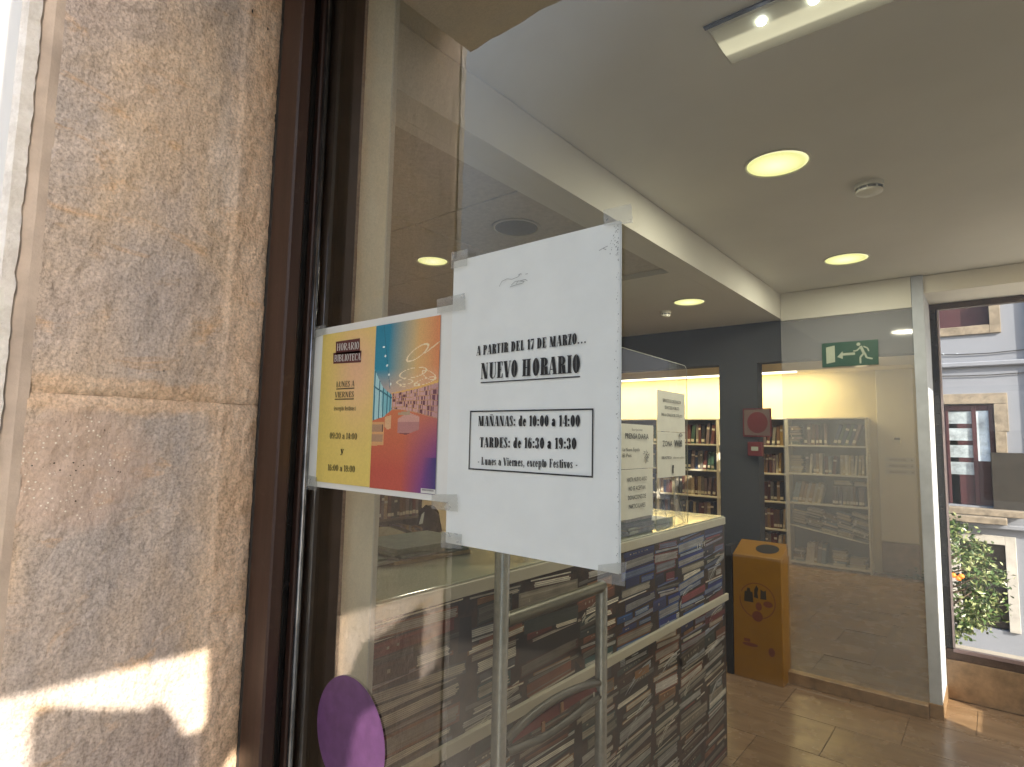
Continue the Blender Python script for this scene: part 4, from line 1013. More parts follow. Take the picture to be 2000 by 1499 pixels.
def pile(x, y, z, n, where, w_=.2, pal=None, tilt=0):
    zz = z; PL = []; PILES.setdefault(where, []).append(PL)
    for i in range(n):
        th = random.uniform(.018, .04); ww = w_*random.uniform(.8, 1)
        if random.random() < .6:   # pages to the front
            rot = Matrix.Rotation(random.uniform(-.06, .06), 4, 'Z') @ Matrix.Rotation(pi/2, 4, 'Y') @ Matrix.Rotation(pi/2, 4, 'X')
            rot = Matrix.Rotation(tilt, 4, 'Y') @ Matrix.Rotation(random.uniform(-.06, .06), 4, 'Z') @ Matrix(((0, 0, -1, 0), (0, -1, 0, 0), (-1, 0, 0, 0), (0, 0, 0, 1)))
            # axes: thickness -> -z, depth -> -y, height -> -x
            o = book(Vector((x+ww, y+.17, zz+th+.001)), (th-.002, .16, ww), rot, where, pal)
        else:
            rot = Matrix.Rotation(tilt, 4, 'Y') @ Matrix(((0, 0, 1, 0), (0, 1, 0, 0), (-1, 0, 0, 0), (0, 0, 0, 1)))
            o = book(Vector((x+random.uniform(0, .02), y+random.uniform(0, .015), zz+th+.001)), (th-.002, .16, ww), rot, where, pal)
        PL.append(o); zz += th+.0005
# right-hand bookcase behind the haze panel
zs = (.05, .40, .80, 1.18, 1.545)
bookcase(-2.14, -1.215, YC, YB-.025, (.05, .80, 1.18, 1.545), 1.90, 'white steel bookcase behind the haze panel with tumbled books below', True)
W1 = 'on the top shelf behind the frosted glass'; pale = [PAL[4], PAL[6], PAL[5], PAL[6], PAL[11], PAL[8]]
pile(-2.11, YC+.01, 1.545, 8, W1, .15)
row(-1.93, -1.63, YC+.02, 1.545, .29, W1, .03, .045, [PAL[1], PAL[10], PAL[2], PAL[0]], .0, .1)
row(-1.60, -1.33, YC+.02, 1.545, .29, W1, .03, .045, [PAL[2], PAL[7], PAL[3], PAL[10]], .32, .08)
W2 = 'on the second shelf behind the frosted glass'
pile(-2.11, YC+.01, 1.18, 7, W2, .17, pale); row(-1.92, -1.70, YC+.02, 1.18, .27, W2, .03, .045, pale, 0, .1)
row(-1.70, -1.52, YC+.02, 1.18, .24, W2, .035, .05, [PAL[11], PAL[3], PAL[0]], 0, .1); row(-1.52, -1.25, YC+.02, 1.18, .25, W2, .022, .03, [PAL[4], PAL[6]], 0, .05)
W3 = 'on the third shelf behind the frosted glass'
row(-2.10, -1.72, YC+.02, .80, .27, W3, .03, .045, pale, .22, .1); row(-1.62, -1.25, YC+.02, .80, .24, W3, .025, .04, [PAL[5], PAL[2], PAL[1], PAL[10]], 0, .08)
pile(-1.60, YC+.01, 1.055, 2, W3, .2, pale); pile(-1.38, YC+.01, 1.05, 2, W3, .14, pale)
W4 = 'tumbled in the lowest bay behind the frosted glass'
# fallen shelf board across the lowest bay
bc = [o for o in COL.objects if o.name.startswith('bookcase')][0]
k = MB(); mt = Matrix.Translation((-2.12, YC, .50)) @ Matrix.Rotation(.16, 4, 'Y'); k.box((0, 0, 0), (.88, .2, .016), .001, mat=mt); k.build('fallen_shelf', M['shelf_white'], bc)
for i in range(5): pile(-2.09+.17*i, YC+.0, .525-.028*i, (7, 8, 8, 8, 9)[i], W4, .19, pale+[PAL[5], PAL[8]], tilt=.15+.03*i)
pile(-2.10, YC+.01, .051, 6, W4, .14, pale); row(-1.95, -1.68, YC+.02, .051, .26, W4, .03, .05, pale, .1, .1); pile(-1.64, YC+.01, .051, 7, W4, .17, pale); pile(-1.45, YC+.01, .051, 5, W4, .18, pale)
# middle and left bookcases
zz_ = (.10, .43, .79, 1.16, 1.53)
bookcase(-3.06, -2.142, YC, YB-.025, zz_, 1.90, 'white bookcase partly behind the dark pillar and above the yellow bin')
NM = ['bottom', 'fourth', 'third', 'second', 'top']
for z, n_ in zip(zz_, NM): row(-2.53, -2.17, YC+.02, z, .27, 'on the '+n_+' shelf over the yellow bin', .028, .045, [PAL[i] for i in (0, 1, 2, 4, 5, 8, 9, 10, 6)], 0, .12)
bookcase(-3.98, -3.062, YC, YB-.025, zz_, 1.90, 'white bookcase left of the dark pillar behind the counter screens')
for z, n_ in list(zip(zz_, NM))[1:]: row(-3.95, -3.09, YC+.02, z, .28 if z < 1.5 else .30, 'on the '+n_+' shelf left of the dark pillar', .034, .052, [PAL[i] for i in (0, 1, 2, 4, 5, 7, 8, 10, 3)], 0, .12)
bookcase(-4.90, -3.982, YC, YB-.025, zz_, 1.90, 'white bookcase right behind the white notice edge')
for z, n_ in list(zip(zz_, NM))[2:]: row(-4.60, -4.0, YC+.02, z, .28, 'on the '+n_+' shelf seen past the notice edge', .04, .055, None, 0, .12)
for wh, L in ROWS.items():
    fromright = 'dark pillar' in wh or 'notice edge' in wh
    L.sort(key=lambda o: -o.location.x if fromright else o.location.x)
    for i, o in enumerate(L): o['label'] = '%s book, %s from the %s %s' % (o['colour_'], ORD[i], 'right' if fromright else 'left', wh)
for wh, LL in PILES.items():
    for j, L in enumerate(LL):
        for i, o in enumerate(L): o['label'] = '%s book, %s upward in the %s pile, %s' % (o['colour_'], ORD[i], ORD[j], wh.replace('on the ', '', 1).replace('behind the frosted glass', 'behind haze panel').replace('tumbled in the lowest bay', 'in the lowest bay'))
for o in list(COL.objects):
    if 'colour_' in o: del o['colour_']
# low bookcase against the wall left, seen under the yellow poster
lb = thing('bookcase', 'dark bookcase against the left wall seen under the yellow poster', 'bookcase', (-4.6, 3, 0))
lbx = -4.75
boxo('back_panel', (lbx-.3, 1.9, 0), (lbx-.28, 3.85, 1.9), simple('dark_wood', (.06, .045, .03), .5), lb, 0)
for z in (.05, .37, .72, 1.07, 1.42): boxo('shelf', (lbx-.279, 1.9, z-.02), (lbx+.005, 3.85, z), simple('dark_wood', (.14, .11, .075), .5), lb, .001)
for y in (1.9, 2.85, 3.83): boxo('side_panel', (lbx-.279, y, .051), (lbx, y+.018, 1.9), simple('dark_wood', (.10, .08, .055), .5), lb, .001)
for z, n_ in ((.37, 'lower'), (.72, 'upper')):
    y = 2.9; nb_ = -1
    while y < 3.78:
        th = random.uniform(.03, .05); o = book(Vector((lbx-.01, y, z+.001)), (th, .17, random.uniform(.2, .27)), Matrix.Rotation(pi/2, 4, 'Z'), 'on the '+n_+' shelf of the dark bookcase under the poster', [PAL[i] for i in (0, 1, 2, 5, 8, 10)]); y += th+.002
        nb_ += 1; o['label'] = '%s book, %s from the left on the %s shelf of the dark bookcase' % (o['colour_'], ORD[nb_], n_); del o['colour_']

# ================================================================== counter
CX = -1.10
cn = thing('reception_counter', 'reception counter with a printed front of stacked books and pale top', 'counter', (-1.4, 1.4, 0))
cy0, cy1 = .12, 2.655
boxo('carcass', (CX-.45, cy0, .04), (CX-.008, cy1-.02, 1.13), M['mural_bg'], cn, 0)
boxo('plinth', (CX-.43, cy0, 0), (CX-.03, cy1-.03, .039), M['ink'], cn, 0)
boxo('countertop', (CX-.62, cy0, 1.1315), (CX+.002, cy1, 1.168), M['counter_edge'], cn, .002)
boxo('glass_top', (CX-.615, cy0+.005, 1.169), (CX-.004, cy1-.006, 1.1745), M['counter_top'], cn, .001)
boxo('front_panel', (CX-.0075, cy0, .0), (CX-.002, cy1-.018, 1.131), M['mural_bg'], cn, 0)
boxo('white_rail', (CX-.0019, cy0, .752), (CX+.012, cy1+.003, .785), M['counter_edge'], cn, .0015)
boxo('side_board', (CX-.44, cy1-.0195, .0), (CX-.003, cy1-.004, 1.131), M['mural_bg'], cn, 0)
# printed picture of stacked books: flat coloured shapes on the front panel
rnd = random.Random(21)
mu = MB(); lay = [0]
def mq(pts, col):
    lay[0] = (lay[0]+1) % 23; x = CX-.0018+.00006*lay[0]
    mu.poly([(x, p[0], p[1]) for p in pts], col)
def stripbook(y0, y1, z0, z1, tl_, kind, blue):
    """one book lying flat, as printed: cover lines above and below a pale page block"""
    dz = lambda y: tl_*(y-y0)
    def q(a, b, c, d, col): mq([(a, b+dz(a)), (c, b+dz(c)), (c, d+dz(c)), (a, d+dz(a))], col)
    h = z1-z0; j = rnd.uniform(.7, 1.25)
    if kind == 'pages':
        pc_ = rnd.choice([(.62, .57, .46), (.52, .47, .38), (.36, .33, .28), (.78, .74, .64), (.24, .22, .19), (.58, .57, .54)])
        if blue: pc_ = rnd.choice([(.32, .38, .46), (.24, .29, .38), (.38, .38, .38), (.15, .2, .33)])
        cv = rnd.choice([(.20, .07, .035), (.03, .025, .02), (.07, .075, .085), (.28, .14, .05), (.05, .06, .05), (.10, .045, .03), (.02, .018, .015), (.03, .09, .10)])
        if blue: cv = rnd.choice([(.01, .03, .22), (.02, .02, .10), (.03, .10, .32), (.16, .03, .04)])
        pc_ = tuple(x*j for x in pc_)
        q(y0, z0, y1, z1, cv)
        a, b = z0+h*.13, z1-h*.13; rows = max(1, int((b-a)/.004))
        for r in range(rows):
            f_1, f_2 = a+(b-a)*r/rows, a+(b-a)*(r+.62)/rows
            g = rnd.uniform(.72, 1.15); q(y0+rnd.uniform(.002, .008), f_1, y1-rnd.uniform(.001, .014), f_2+.0008, tuple(x*g for x in pc_))
    else:
        cv = rnd.choice([(.20, .075, .04), (.14, .13, .115), (.26, .23, .18), (.07, .04, .025), (.28, .14, .06), (.05, .065, .06), (.38, .34, .26), (.16, .035, .025), (.09, .075, .06)])
        if blue: cv = rnd.choice([(.012, .03, .25), (.02, .03, .12), (.30, .34, .42), (.03, .10, .30), (.22, .05, .06), (.03, .04, .14), (.02, .02, .05)])
        q(y0, z0, y1, z1, tuple(x*j for x in cv)); q(y0+.01, z0+h*.72, y1-.01, z0+h*.86, tuple(min(1, x*1.7) for x in cv))
        if h > .018: 
            yy_ = y0+.05
            while yy_ < y1-.06: q(yy_, z0+h*.35, yy_+rnd.uniform(.004, .010), z0+h*.55, (.45, .40, .30)); yy_ += rnd.uniform(.012, .03)
    q(y0, z0-.0018, y1, z0+.0004, (.012, .008, .006))
cols = [.12, .39, .73, .97, 1.28, 1.55, 1.83, 2.08, 2.37, 2.637]
for ci in range(len(cols)-1):
    a, b = cols[ci], cols[ci+1]; z = .0; st_t = rnd.uniform(-.03, .05)
    while z < 1.125:
        h = rnd.choice([rnd.uniform(.009, .015), rnd.uniform(.012, .024), rnd.uniform(.018, .036), rnd.uniform(.03, .055)])
        h = min(h, 1.128-z)
        if h < .005: break
        blue = (a > 1.5 and z > .62 and rnd.random() < .85 and (z > .76 or a > 2.0)) 
        l_, r_2 = a+rnd.uniform(-.02, .06), b-rnd.uniform(-.02, .06)
        if rnd.random() < .12:   # loose pair of small books
            m_ = (l_+r_2)/2; stripbook(l_, m_-.01, z, z+h, rnd.uniform(-.03, .06), 'cover', blue); stripbook(m_+.01, r_2, z, z+h*.8, rnd.uniform(-.06, .03), 'pages', blue)
        else: stripbook(l_, r_2, z, z+h*.97, st_t+rnd.uniform(-.05, .05), 'pages' if rnd.random() < .82 else 'cover', blue)
        z += h
    # dark gaps, fallen sheets and odd leaning books between the stacks
    for _ in range(5):
        z = rnd.uniform(.05, 1.0); 
        mq([(b-.028, z), (b+.026, z+rnd.uniform(-.01, .01)), (b+.02, z+rnd.uniform(.05, .13)), (b-.024, z+rnd.uniform(.05, .12))], rnd.choice([(.015, .01, .008), (.03, .02, .015), (.05, .025, .015)]))
    for _ in range(4):
        z = rnd.uniform(.05, .95); y = rnd.uniform(a+.0, b-.2); P0 = Vector((y, z)); tl_ = rnd.uniform(-.1, .5); L = rnd.uniform(.12, .26)
        pcx = rnd.choice([(.62, .63, .62), (.7, .66, .55), (.48, .52, .54)])
        for s_ in range(5):
            o_ = s_*.0055; bend = lambda t: .05*sin(pi*t)*tl_
            pts = [(y+L*t, z+o_+tl_*L*t+bend(t)) for t in [i/8 for i in range(9)]]
            for (y_a, z_a), (y_b, z_b) in zip(pts, pts[1:]): mq([(y_a, z_a), (y_b, z_b), (y_b, z_b+.0042), (y_a, z_a+.0042)], tuple(x*(.55+.12*s_) for x in pcx))
def clipz(k):
    out = MB()
    for f, c in zip(k.f, k.c):
        P = [k.v[i] for i in f]
        P = [(x, min(max(y, cy0+.002), cy1-.02), min(max(z, .002), 1.13)) for x, y, z in P]
        out.poly(P, c)
    return out
mu = clipz(mu); mo = mu.build('printed_books', M['mural'], cn); mo['kind'] = 'stuff'
sans('spine_number', '1911', .028, (CX-.0001, 2.33, 1.055), (0, 1, 0), (0, 0, 1), M['white_ink'], cn, width=.09)

# things on the counter
def pile_counter(y, x, n, label, w_=.22, d_=.16, z=1.1752, thick=(.003, .012), pal=((.55, .52, .42), (.32, .34, .30), (.45, .36, .2), (.2, .25, .2))):
    for i in range(n):
        th = random.uniform(*thick); k = MB()
        mt = Matrix.Translation((x+random.uniform(-.01, .01), y+random.uniform(-.01, .01), z)) @ Matrix.Rotation(random.uniform(-.12, .12), 4, 'Z')
        k.box((-d_/2, -w_/2, 0), (d_/2, w_/2, th), .0006, mat=mt)
        c = random.choice(pal); z += th+.0004
        tag(k.build('magazine', simple('magazine_cover', c, .4, var=.15, vscale=30, bump=0)), label.format(['lowest', 'second', 'third', 'fourth', 'fifth', 'sixth', 'seventh', 'eighth'][i] if i < n-1 else 'topmost'), 'magazine', 'magazines piled on the counter')
    return z
pile_counter(1.78, -1.22, 7, '{} magazine of the pile beside the daily press notice', .24, .17)
pile_counter(.86, -1.47, 5, '{} magazine of the wide pile above the metal gate post', .30, .22, thick=(.004, .012))
pile_counter(.62, -1.46, 3, '{} magazine of the low pile left of the notice bottom', .22, .16)
pile_counter(.33, -1.20, 2, '{} dark folder lying at the near end of the counter', .2, .15, thick=(.006, .014), pal=((.07, .06, .045), (.40, .36, .26)))
cb = thing('card_tray', 'small clear green card tray on the counter under the wifi notice', 'tray', (-1.24, 2.15, 1.175))
k = MB(); k.box((-1.30, 2.05, 1.1752), (-1.19, 2.22, 1.179), .001); k.box((-1.30, 2.05, 1.1795), (-1.295, 2.22, 1.20)); k.box((-1.195, 2.05, 1.1795), (-1.19, 2.22, 1.20)); k.build('tray_body', simple('pale_green_plastic', (.38, .45, .34), .25), cb)
k = MB(); k.box((-1.29, 2.06, 1.1795), (-1.2, 2.21, 1.196), .001); k.build('card_stack', M['paper2'], cb)
# acrylic screen with notices
sc_ = thing('acrylic_screen', 'clear acrylic protection screen standing on the counter', 'screen', (-1.12, 1.5, 1.175))
k = MB(); R2 = .03; P = [(1.0, 1.176), (2.236, 1.176)]+[(2.236-R2+R2*cos(a), 1.912-R2+R2*sin(a)) for a in [i*pi/12 for i in range(7)]]+[(1.0, 1.925)]
k.poly([(-1.124, a, b) for a, b in P]); k.build('sheet', M['acrylic'], sc_)
k = MB(); pe = [(-1.124, a, b) for a, b in P[1:]]
k.tube(pe, .0016, 6); k.build('polished_edge', simple('acrylic_edge', (.45, .47, .42), .3), sc_, smooth=True)
for y in (1.90, 2.08):
    k = MB(); k.tube([(-1.122, y, 1.385), (-1.122, y, 1.176)], .0013, 6); k.tube([(-1.122, y, 1.385), (-1.13, y+.15, 1.178)], .0013, 6); k.tube([(-1.13, y+.15, 1.178), (-1.122, y, 1.176)], .0013, 6)
    k.build('support_fin', simple('acrylic_edge', (.45, .47, .42), .3), sc_)
k = MB(); k.poly([(-1.1235, 2.06, 1.39), (-1.1235, 2.10, 1.22), (-1.1235, 2.20, 1.178)]); k.build('fin_sheet', M['tape'], sc_)
def desk_paper(y0, y1, z0, z1, label, lines, x=-1.1215, rules=()):
    t_ = thing('paper_notice', label, 'notice', (x, (y0+y1)/2, z0))
    k = MB(); n = 8
    for i in range(n):
        a, b = y0+(y1-y0)*i/n, y0+(y1-y0)*(i+1)/n; f = lambda y: x+.002*sin((y-y0)*22)
        k.quad((f(a), a, z0), (f(b), b, z0), (f(b), b, z1), (f(a), a, z1))
    k.build('sheet', M['paper2'], t_, smooth=True)
    for tx, yc, zc, wd_, hs_, bold in lines: sans('text_line', tx, hs_, (x+.0032, yc, zc), (0, 1, 0), (0, 0, 1), M['ink'], t_, width=wd_, bold=bold)
    for z in rules: k = MB(); k.quad((x+.003, y0, z), (x+.003, y1, z), (x+.003, y1, z+.002), (x+.003, y0, z+.002)); k.build('ruled_line', M['ink_grey'], t_)
    return t_
a0, a1 = 1.575, 1.873; am = (a0+a1)/2
desk_paper(a0, a1, 1.44, 1.618, 'daily press notice on the acrylic screen beside the white notice edge', [('Suscripciones', am, 1.592, .09, .014, 0), ('PRENSA DIARIA', am, 1.56, .20, .030, .01), ('La Nueva España', a0+.10, 1.51, .14, .020, 0), ('El País', a0+.065, 1.487, .07, .020, 0)])
t_ = [o for o in COL.objects if o.get('label', '').startswith('daily press')][0]
k = MB()
for i in range(26):
    y, z = a1-.06+random.gauss(0, .018), 1.492+random.gauss(0, .016); k.tube([(-1.1185, y, z), (-1.1185, y+random.uniform(-.014, .014), z+random.uniform(-.014, .014))], .0008, 4)
k.build('ink_drawing', M['ink'], t_)
desk_paper(a0-.005, a1-.005, 1.245, 1.438, 'notice about book donations below the daily press notice', [('HASTA NUEVO AVISO', am, 1.39, .17, .024, .005), ('NO SE ACEPTAN', am, 1.355, .14, .024, .005), ('DONACIONES DE', am, 1.32, .15, .024, .005), ('PARTICULARES', am, 1.285, .14, .024, .005)])
b0, b1 = 1.912, 2.205; bm_ = (b0+b1)/2
desk_paper(b0, b1, 1.595, 1.775, 'upper sheet about public computer access on the acrylic screen', [('SERVICIO DE ORDENADOR', bm_, 1.725, .19, .020, .01), ('DE ACCESO PÚBLICO', bm_, 1.695, .15, .020, .01), ('PARA LA CONSULTA DEL CATÁLOGO', bm_, 1.663, .22, .018, .01)])
wf = desk_paper(b0, b1, 1.395, 1.593, 'ZONA Wifi sheet hanging on the acrylic screen', [('ZONA', bm_-.05, 1.53, .10, .036, .0), ('Wifi', bm_+.065, 1.53, .085, .040, .03), ('BIBLIOTECA', bm_-.06, 1.475, .10, .016, .01), ('biblioteca pública', bm_+.07, 1.475, .12, .013, 0)])
k = MB()
for r_0 in (.008, .015, .022): k.tube([(-1.118, bm_+.09+r_0*sin(t), 1.568+r_0*cos(t)) for t in [i*pi/8-pi/4*1.2 for i in range(6)]], .0013, 4)
k.build('wifi_symbol', M['ink'], wf)
k = MB(); k.box((-1.1186, bm_+.0, 1.41), (-1.118, bm_+.012, 1.435)); k.poly([(-1.118, bm_-.003, 1.435), (-1.118, bm_+.015, 1.435), (-1.118, bm_+.013, 1.447), (-1.118, bm_-.001, 1.447)]); k.build('crest', M['ink'], wf)

# chair with jacket behind the counter
ch = thing('office_chair', 'office chair behind the counter under the yellow poster', 'chair', (-2.1, 1.35, 0))
k = MB(); k.box((-2.36, 1.05, .47), (-1.90, 1.5, .54), .03); k.build('seat', M['black'], ch)
k = MB(); k.tube([(-2.13, 1.28, .08), (-2.13, 1.28, .47)], .03, 12); k.build('column', M['alu_dark'], ch, smooth=True)
for j in range(5):
    a = 2*pi*j/5; k = MB(); k.tube([(-2.13, 1.28, .09), (-2.13+.27*cos(a), 1.28+.27*sin(a), .05)], .018, 8); k.build('foot', M['alu_dark'], ch)
k = MB()
def blob(k, fn, nu=40, nv=28):
    i0 = len(k.v)
    for i in range(nu+1):
        for j in range(nv+1): k.v.append(tuple(fn(i/nu, j/nv)))
    for i in range(nu):
        for j in range(nv):
            a = i0+i*(nv+1)+j; k.f.append((a, a+1, a+nv+2, a+nv+1)); k.c.append(None); k.mi.append(0)
ctr = onY(782, 1062, 1.35)
def jack(side):
    def f(a, b):
        X = ctr.x-.30+a*.56; top = 1.125-.05*abs(a-.45)**1.5*3-.05*max(0, a-.6)
        z = top-b*.42; th = .055*min(1, sqrt(b*6+.02))*(1-.3*abs(a-.5)); fold = noise.fractal(Vector((a*7, b*3, side*5)), 1, 2, 4)*.018
        return (X, 1.35+side*(th+fold*b), z+noise.noise(Vector((a*5, 0, 3)))*.008)
    return f
blob(k, jack(-1)); blob(k, jack(1)); k.build('backrest', M['alu_dark'], ch)
jk = MB()
def jack2(side):
    g = jack(side)
    def f(a, b): p = g(a, b); return (p[0]+(a-.5)*.03, p[1]+side*.012, p[2]+.008)
    return f
blob(jk, jack2(-1)); blob(jk, jack2(1)); tag(jk.build('jacket', M['jacket'], smooth=True), 'beige woollen jacket draped over the chair behind the counter', 'jacket')
bg_ = thing('black_bag', 'black bag with a white paper sticking out behind the counter', 'bag', (-2.55, 2.0, .9))
bc_ = onY(838, 1012, 2.0)
k = MB()
for side in (-1, 1):
    def fb(a, b, side=side):
        ang = a*2-1; z = bc_.z+.075-.17*b-.05*ang*ang*(1-b); return (bc_.x+ang*.085*(1+.25*b), 2.0+side*.05*sqrt(max(0, 1-ang*ang))*(.3+b), z+noise.noise(Vector((a*6, b*6, side)))*.006)
    blob(k, fb, 20, 16)
k.build('bag_body', M['black'], bg_, smooth=True)
k = MB(); k.quad((bc_.x+.005, 1.915, bc_.z-.03), (bc_.x+.045, 1.91, bc_.z-.02), (bc_.x+.035, 1.93, bc_.z+.045), (bc_.x+.012, 1.93, bc_.z+.03)); k.build('paper_sheet', M['paper'], bg_)
k = MB(); k.tube([(bc_.x+.045*cos(t), 1.905, bc_.z-.055+.014*sin(t)) for t in [i*pi/8 for i in range(17)]], .006, 6); k.build('leather_strap', simple('tan_leather', (.16, .09, .04), .5), bg_, smooth=True)
dk_ = thing('monitor', 'dark computer monitor behind the white notice on the staff desk', 'monitor', (-2.35, 2.1, .8))
boxo('screen_back', (bc_.x+.06, 2.1, bc_.z-.12), (bc_.x+.5, 2.13, bc_.z+.16), M['black'], dk_, .006)
boxo('stand', (bc_.x+.25, 2.12, .76), (bc_.x+.32, 2.15, bc_.z-.1), M['alu_dark'], dk_, .004)
sd_ = thing('staff_desk', 'low staff desk behind the reception counter', 'desk', (-2.5, 2.2, 0))
boxo('desktop', (-3.3, 1.8, .73), (-1.75, 2.6, .758), M['counter_edge'], sd_, .003)
for x, y in ((-3.25, 1.85), (-1.85, 1.85), (-3.25, 2.5), (-1.85, 2.5)): boxo('leg', (x, y, 0), (x+.05, y+.05, .7295), M['alu_dark'], sd_, .003)

# ================================================================== anti-theft gate
gt = thing('security_gate', 'grey tubular book security gate standing in front of the counter', 'security gate', (-.9, .85, 0))
GX = -.90; ga, gb = .636, 1.084
k = MB(); k.tube([(GX, ga, 0), (GX, ga, 1.40), (GX, ga+.01, 1.43), (GX, ga+.035, 1.445)], .0178, 24); k.build('tall_tube', M['alu'], gt, smooth=True, sharp=50)
k = MB(); k.tube([(GX, gb, 0), (GX, gb, 1.128)], .0172, 24); k.build('short_tube', M['alu'], gt, smooth=True, sharp=50)
k = MB(); k.tube([(GX, ga+.012, 1.128), (GX, gb-.012, 1.128), (GX, gb+.004, 1.132)], .0165, 24); k.build('cross_tube', simple('warm_grey_tube', (.20, .195, .16), .3, .5, bump=0), gt, smooth=True, sharp=50)
Z4 = lambda pts: [(lambda q: (q[0], q[1]))(( onX(880+a/3.266, 1040+b/3.266, GX).y, onX(880+a/3.266, 1040+b/3.266, GX).z)) for a, b in pts]
top = Z4([(965, 955), (850, 980), (700, 1045), (560, 1135), (450, 1230), (350, 1335)])
bot = Z4([(965, 1030), (880, 1090), (760, 1190), (600, 1300), (430, 1375), (350, 1405)])
def smooth_line(P, n=6):
    out = []
    for i in range(len(P)-1):
        p0, p1, p2, p3 = P[max(i-1, 0)], P[i], P[i+1], P[min(i+2, len(P)-1)]
        for j in range(n):
            t = j/n; out.append(tuple(.5*((2*b)+(-a+c)*t+(2*a-5*b+4*c-d)*t*t+(-a+3*b-3*c+d)*t**3) for a, b, c, d in zip(p0, p1, p2, p3)))
    return out+[P[-1]]
T_, B_ = smooth_line(top), smooth_line(bot)
k = MB(); k.tube([(GX, a, b) for a, b in T_], .0105, 14); k.build('upper_arch', M['alu_dark'], gt, smooth=True, sharp=50)
k = MB(); k.tube([(GX, a, b) for a, b in B_], .0105, 14); k.build('lower_arch', M['alu_dark'], gt, smooth=True, sharp=50)
k = MB()
n = len(T_)
for x in (GX-.004, GX+.004):
    for i in range(3, n-4):
        a, b, c, d = T_[i], T_[i+1], B_[i+1], B_[i]
        def mm_(p, q, f): return (x, p[0]+(q[0]-p[0])*f, p[1]+(q[1]-p[1])*f)
        k.quad(mm_(a, d, .22), mm_(b, c, .22), mm_(b, c, .55), mm_(a, d, .55))
k.build('red_insert', simple('dark_red_panel', (.20, .03, .025), .4, bump=0), gt)
k = MB()
for x in (GX-.003, GX+.003):
    for i in range(1, n-2):
        a, b, c, d = T_[i], T_[i+1], B_[i+1], B_[i]
        k.quad(*( (x, p[0]+(q[0]-p[0])*f, p[1]+(q[1]-p[1])*f) for p, q, f in ((a, d, .58), (b, c, .58), (b, c, .98), (a, d, .98))))
k.build('clear_web', M['acrylic'], gt)
for a, b in ((695, 1110), (575, 1235)):
    q = Z4([(a, b)])[0]; boxo('fixing_clip', (GX+.005, q[0]-.006, q[1]-.012), (GX+.010, q[0]+.006, q[1]+.012), simple('copper_clip', (.42, .24, .14), .3, .6), gt, .001)
for a, b in ((893, 1005), (938, 1000)):
    q = Z4([(a, b+20)])[0]; boxo('status_light', (GX+.010, q[0]-.003, q[1]-.007), (GX+.0115, q[0]+.003, q[1]+.005), M['plastic_white'], gt, .0005)
boxo('foot_plate', (GX-.06, ga-.05, 0.0005), (GX+.06, gb+.05, .012), M['alu_dark'], gt, .003)

# ================================================================== yellow bin
bn = thing('recycling_box', 'yellow cardboard recycling box with black pictograms beside the dark pillar', 'recycling box', (-1.27, 3.78, 0))
bx0, bx1, by0, by1, bz = -1.425, -1.112, 3.70, 3.895, .80
k = MB(); k.box((bx0, by0, 0), (bx1, by1, bz), .004); k.build('box_body', M['yellow_bin'], bn)
k = MB(); k.quad((bx0+.003, by0+.01, bz+.001), (bx1-.003, by0+.01, bz+.001), (bx1-.003, by1-.01, bz+.075), (bx0+.003, by1-.01, bz+.075)); k.quad((bx1-.003, by0+.01, bz+.001), (bx1-.003, by1-.01, bz+.001), (bx1-.003, by1-.01, bz+.075), (bx1-.003, by1-.01, bz+.0749)); k.build('sloping_lid', M['yellow_bin'], bn)
k = MB(); k.poly([(bx0+.20+.075*cos(t*pi/14), by0+.10+.055*sin(t*pi/14), bz+.0405+.022*sin(t*pi/14)) for t in range(28)]); k.build('throw_in_hole', M['bin_black'], bn)
cxb, czb = onY(1479, 1174, by0-.001).x, onY(1479, 1174, by0-.001).z
k = MB(); rr = .115
for i in range(44):
    if 14 < i < 17: continue
    a, b = 2*pi*i/44+pi/2-1.0, 2*pi*(i+1)/44+pi/2-1.0
    k.quad(*[(cxb+r*cos(t), by0-.001, czb+r*sin(t)) for r, t in ((rr, a), (rr, b), (rr-.005, b), (rr-.005, a))])
k.build('printed_ring', M['bin_red'], bn)
k = MB()
def bp(pts, ox, oz, s_=1): k.poly([(cxb+ox+a*s_, by0-.0014, czb+oz+b*s_) for a, b in pts])
bp([(-.03, -.035), (.03, -.035), (.026, .03), (.012, .034), (.008, .055), (-.008, .055), (-.012, .034), (-.026, .03)], -.055, .02)
bp([(-.012, -.03), (.015, -.035), (.01, .0), (.016, .03), (.004, .05), (-.01, .02)], -.008, .05)
bp([(-.018, -.03), (.02, -.028), (.018, .03), (.004, .022), (-.016, .032)], .038, .045)
k.build('printed_clothing', M['bin_black'], bn)
k = MB(); bp([(.03*cos(t*pi/8), .02*sin(t*pi/8)) for t in range(16)], .068, -.012); bp([(.02*cos(t*pi/8)-.003, .027*sin(t*pi/8)) for t in range(16)], .012, -.035); bp([(.034*cos(t*pi/8), .034*sin(t*pi/8)) for t in range(16)], .0, -.10)
bp([(.05*cos(t*pi/8), .012*sin(t*pi/8)) for t in range(16)], -.05, -.29); bp([(-.02, 0), (.02, 0), (.02, .02), (-.02, .02)], -.07, -.275); bp([(.02*cos(t*pi/8), .028*sin(t*pi/8)) for t in range(16)], .085, -.31)
k.build('printed_logos', M['bin_red'], bn)
k = MB(); k.box((bx0-.05, 3.70, .0), (bx0-.004, 3.89, .85), .004); tag(k.build('black_case', M['black']), 'black upright case squeezed between the counter and the yellow box', 'case')

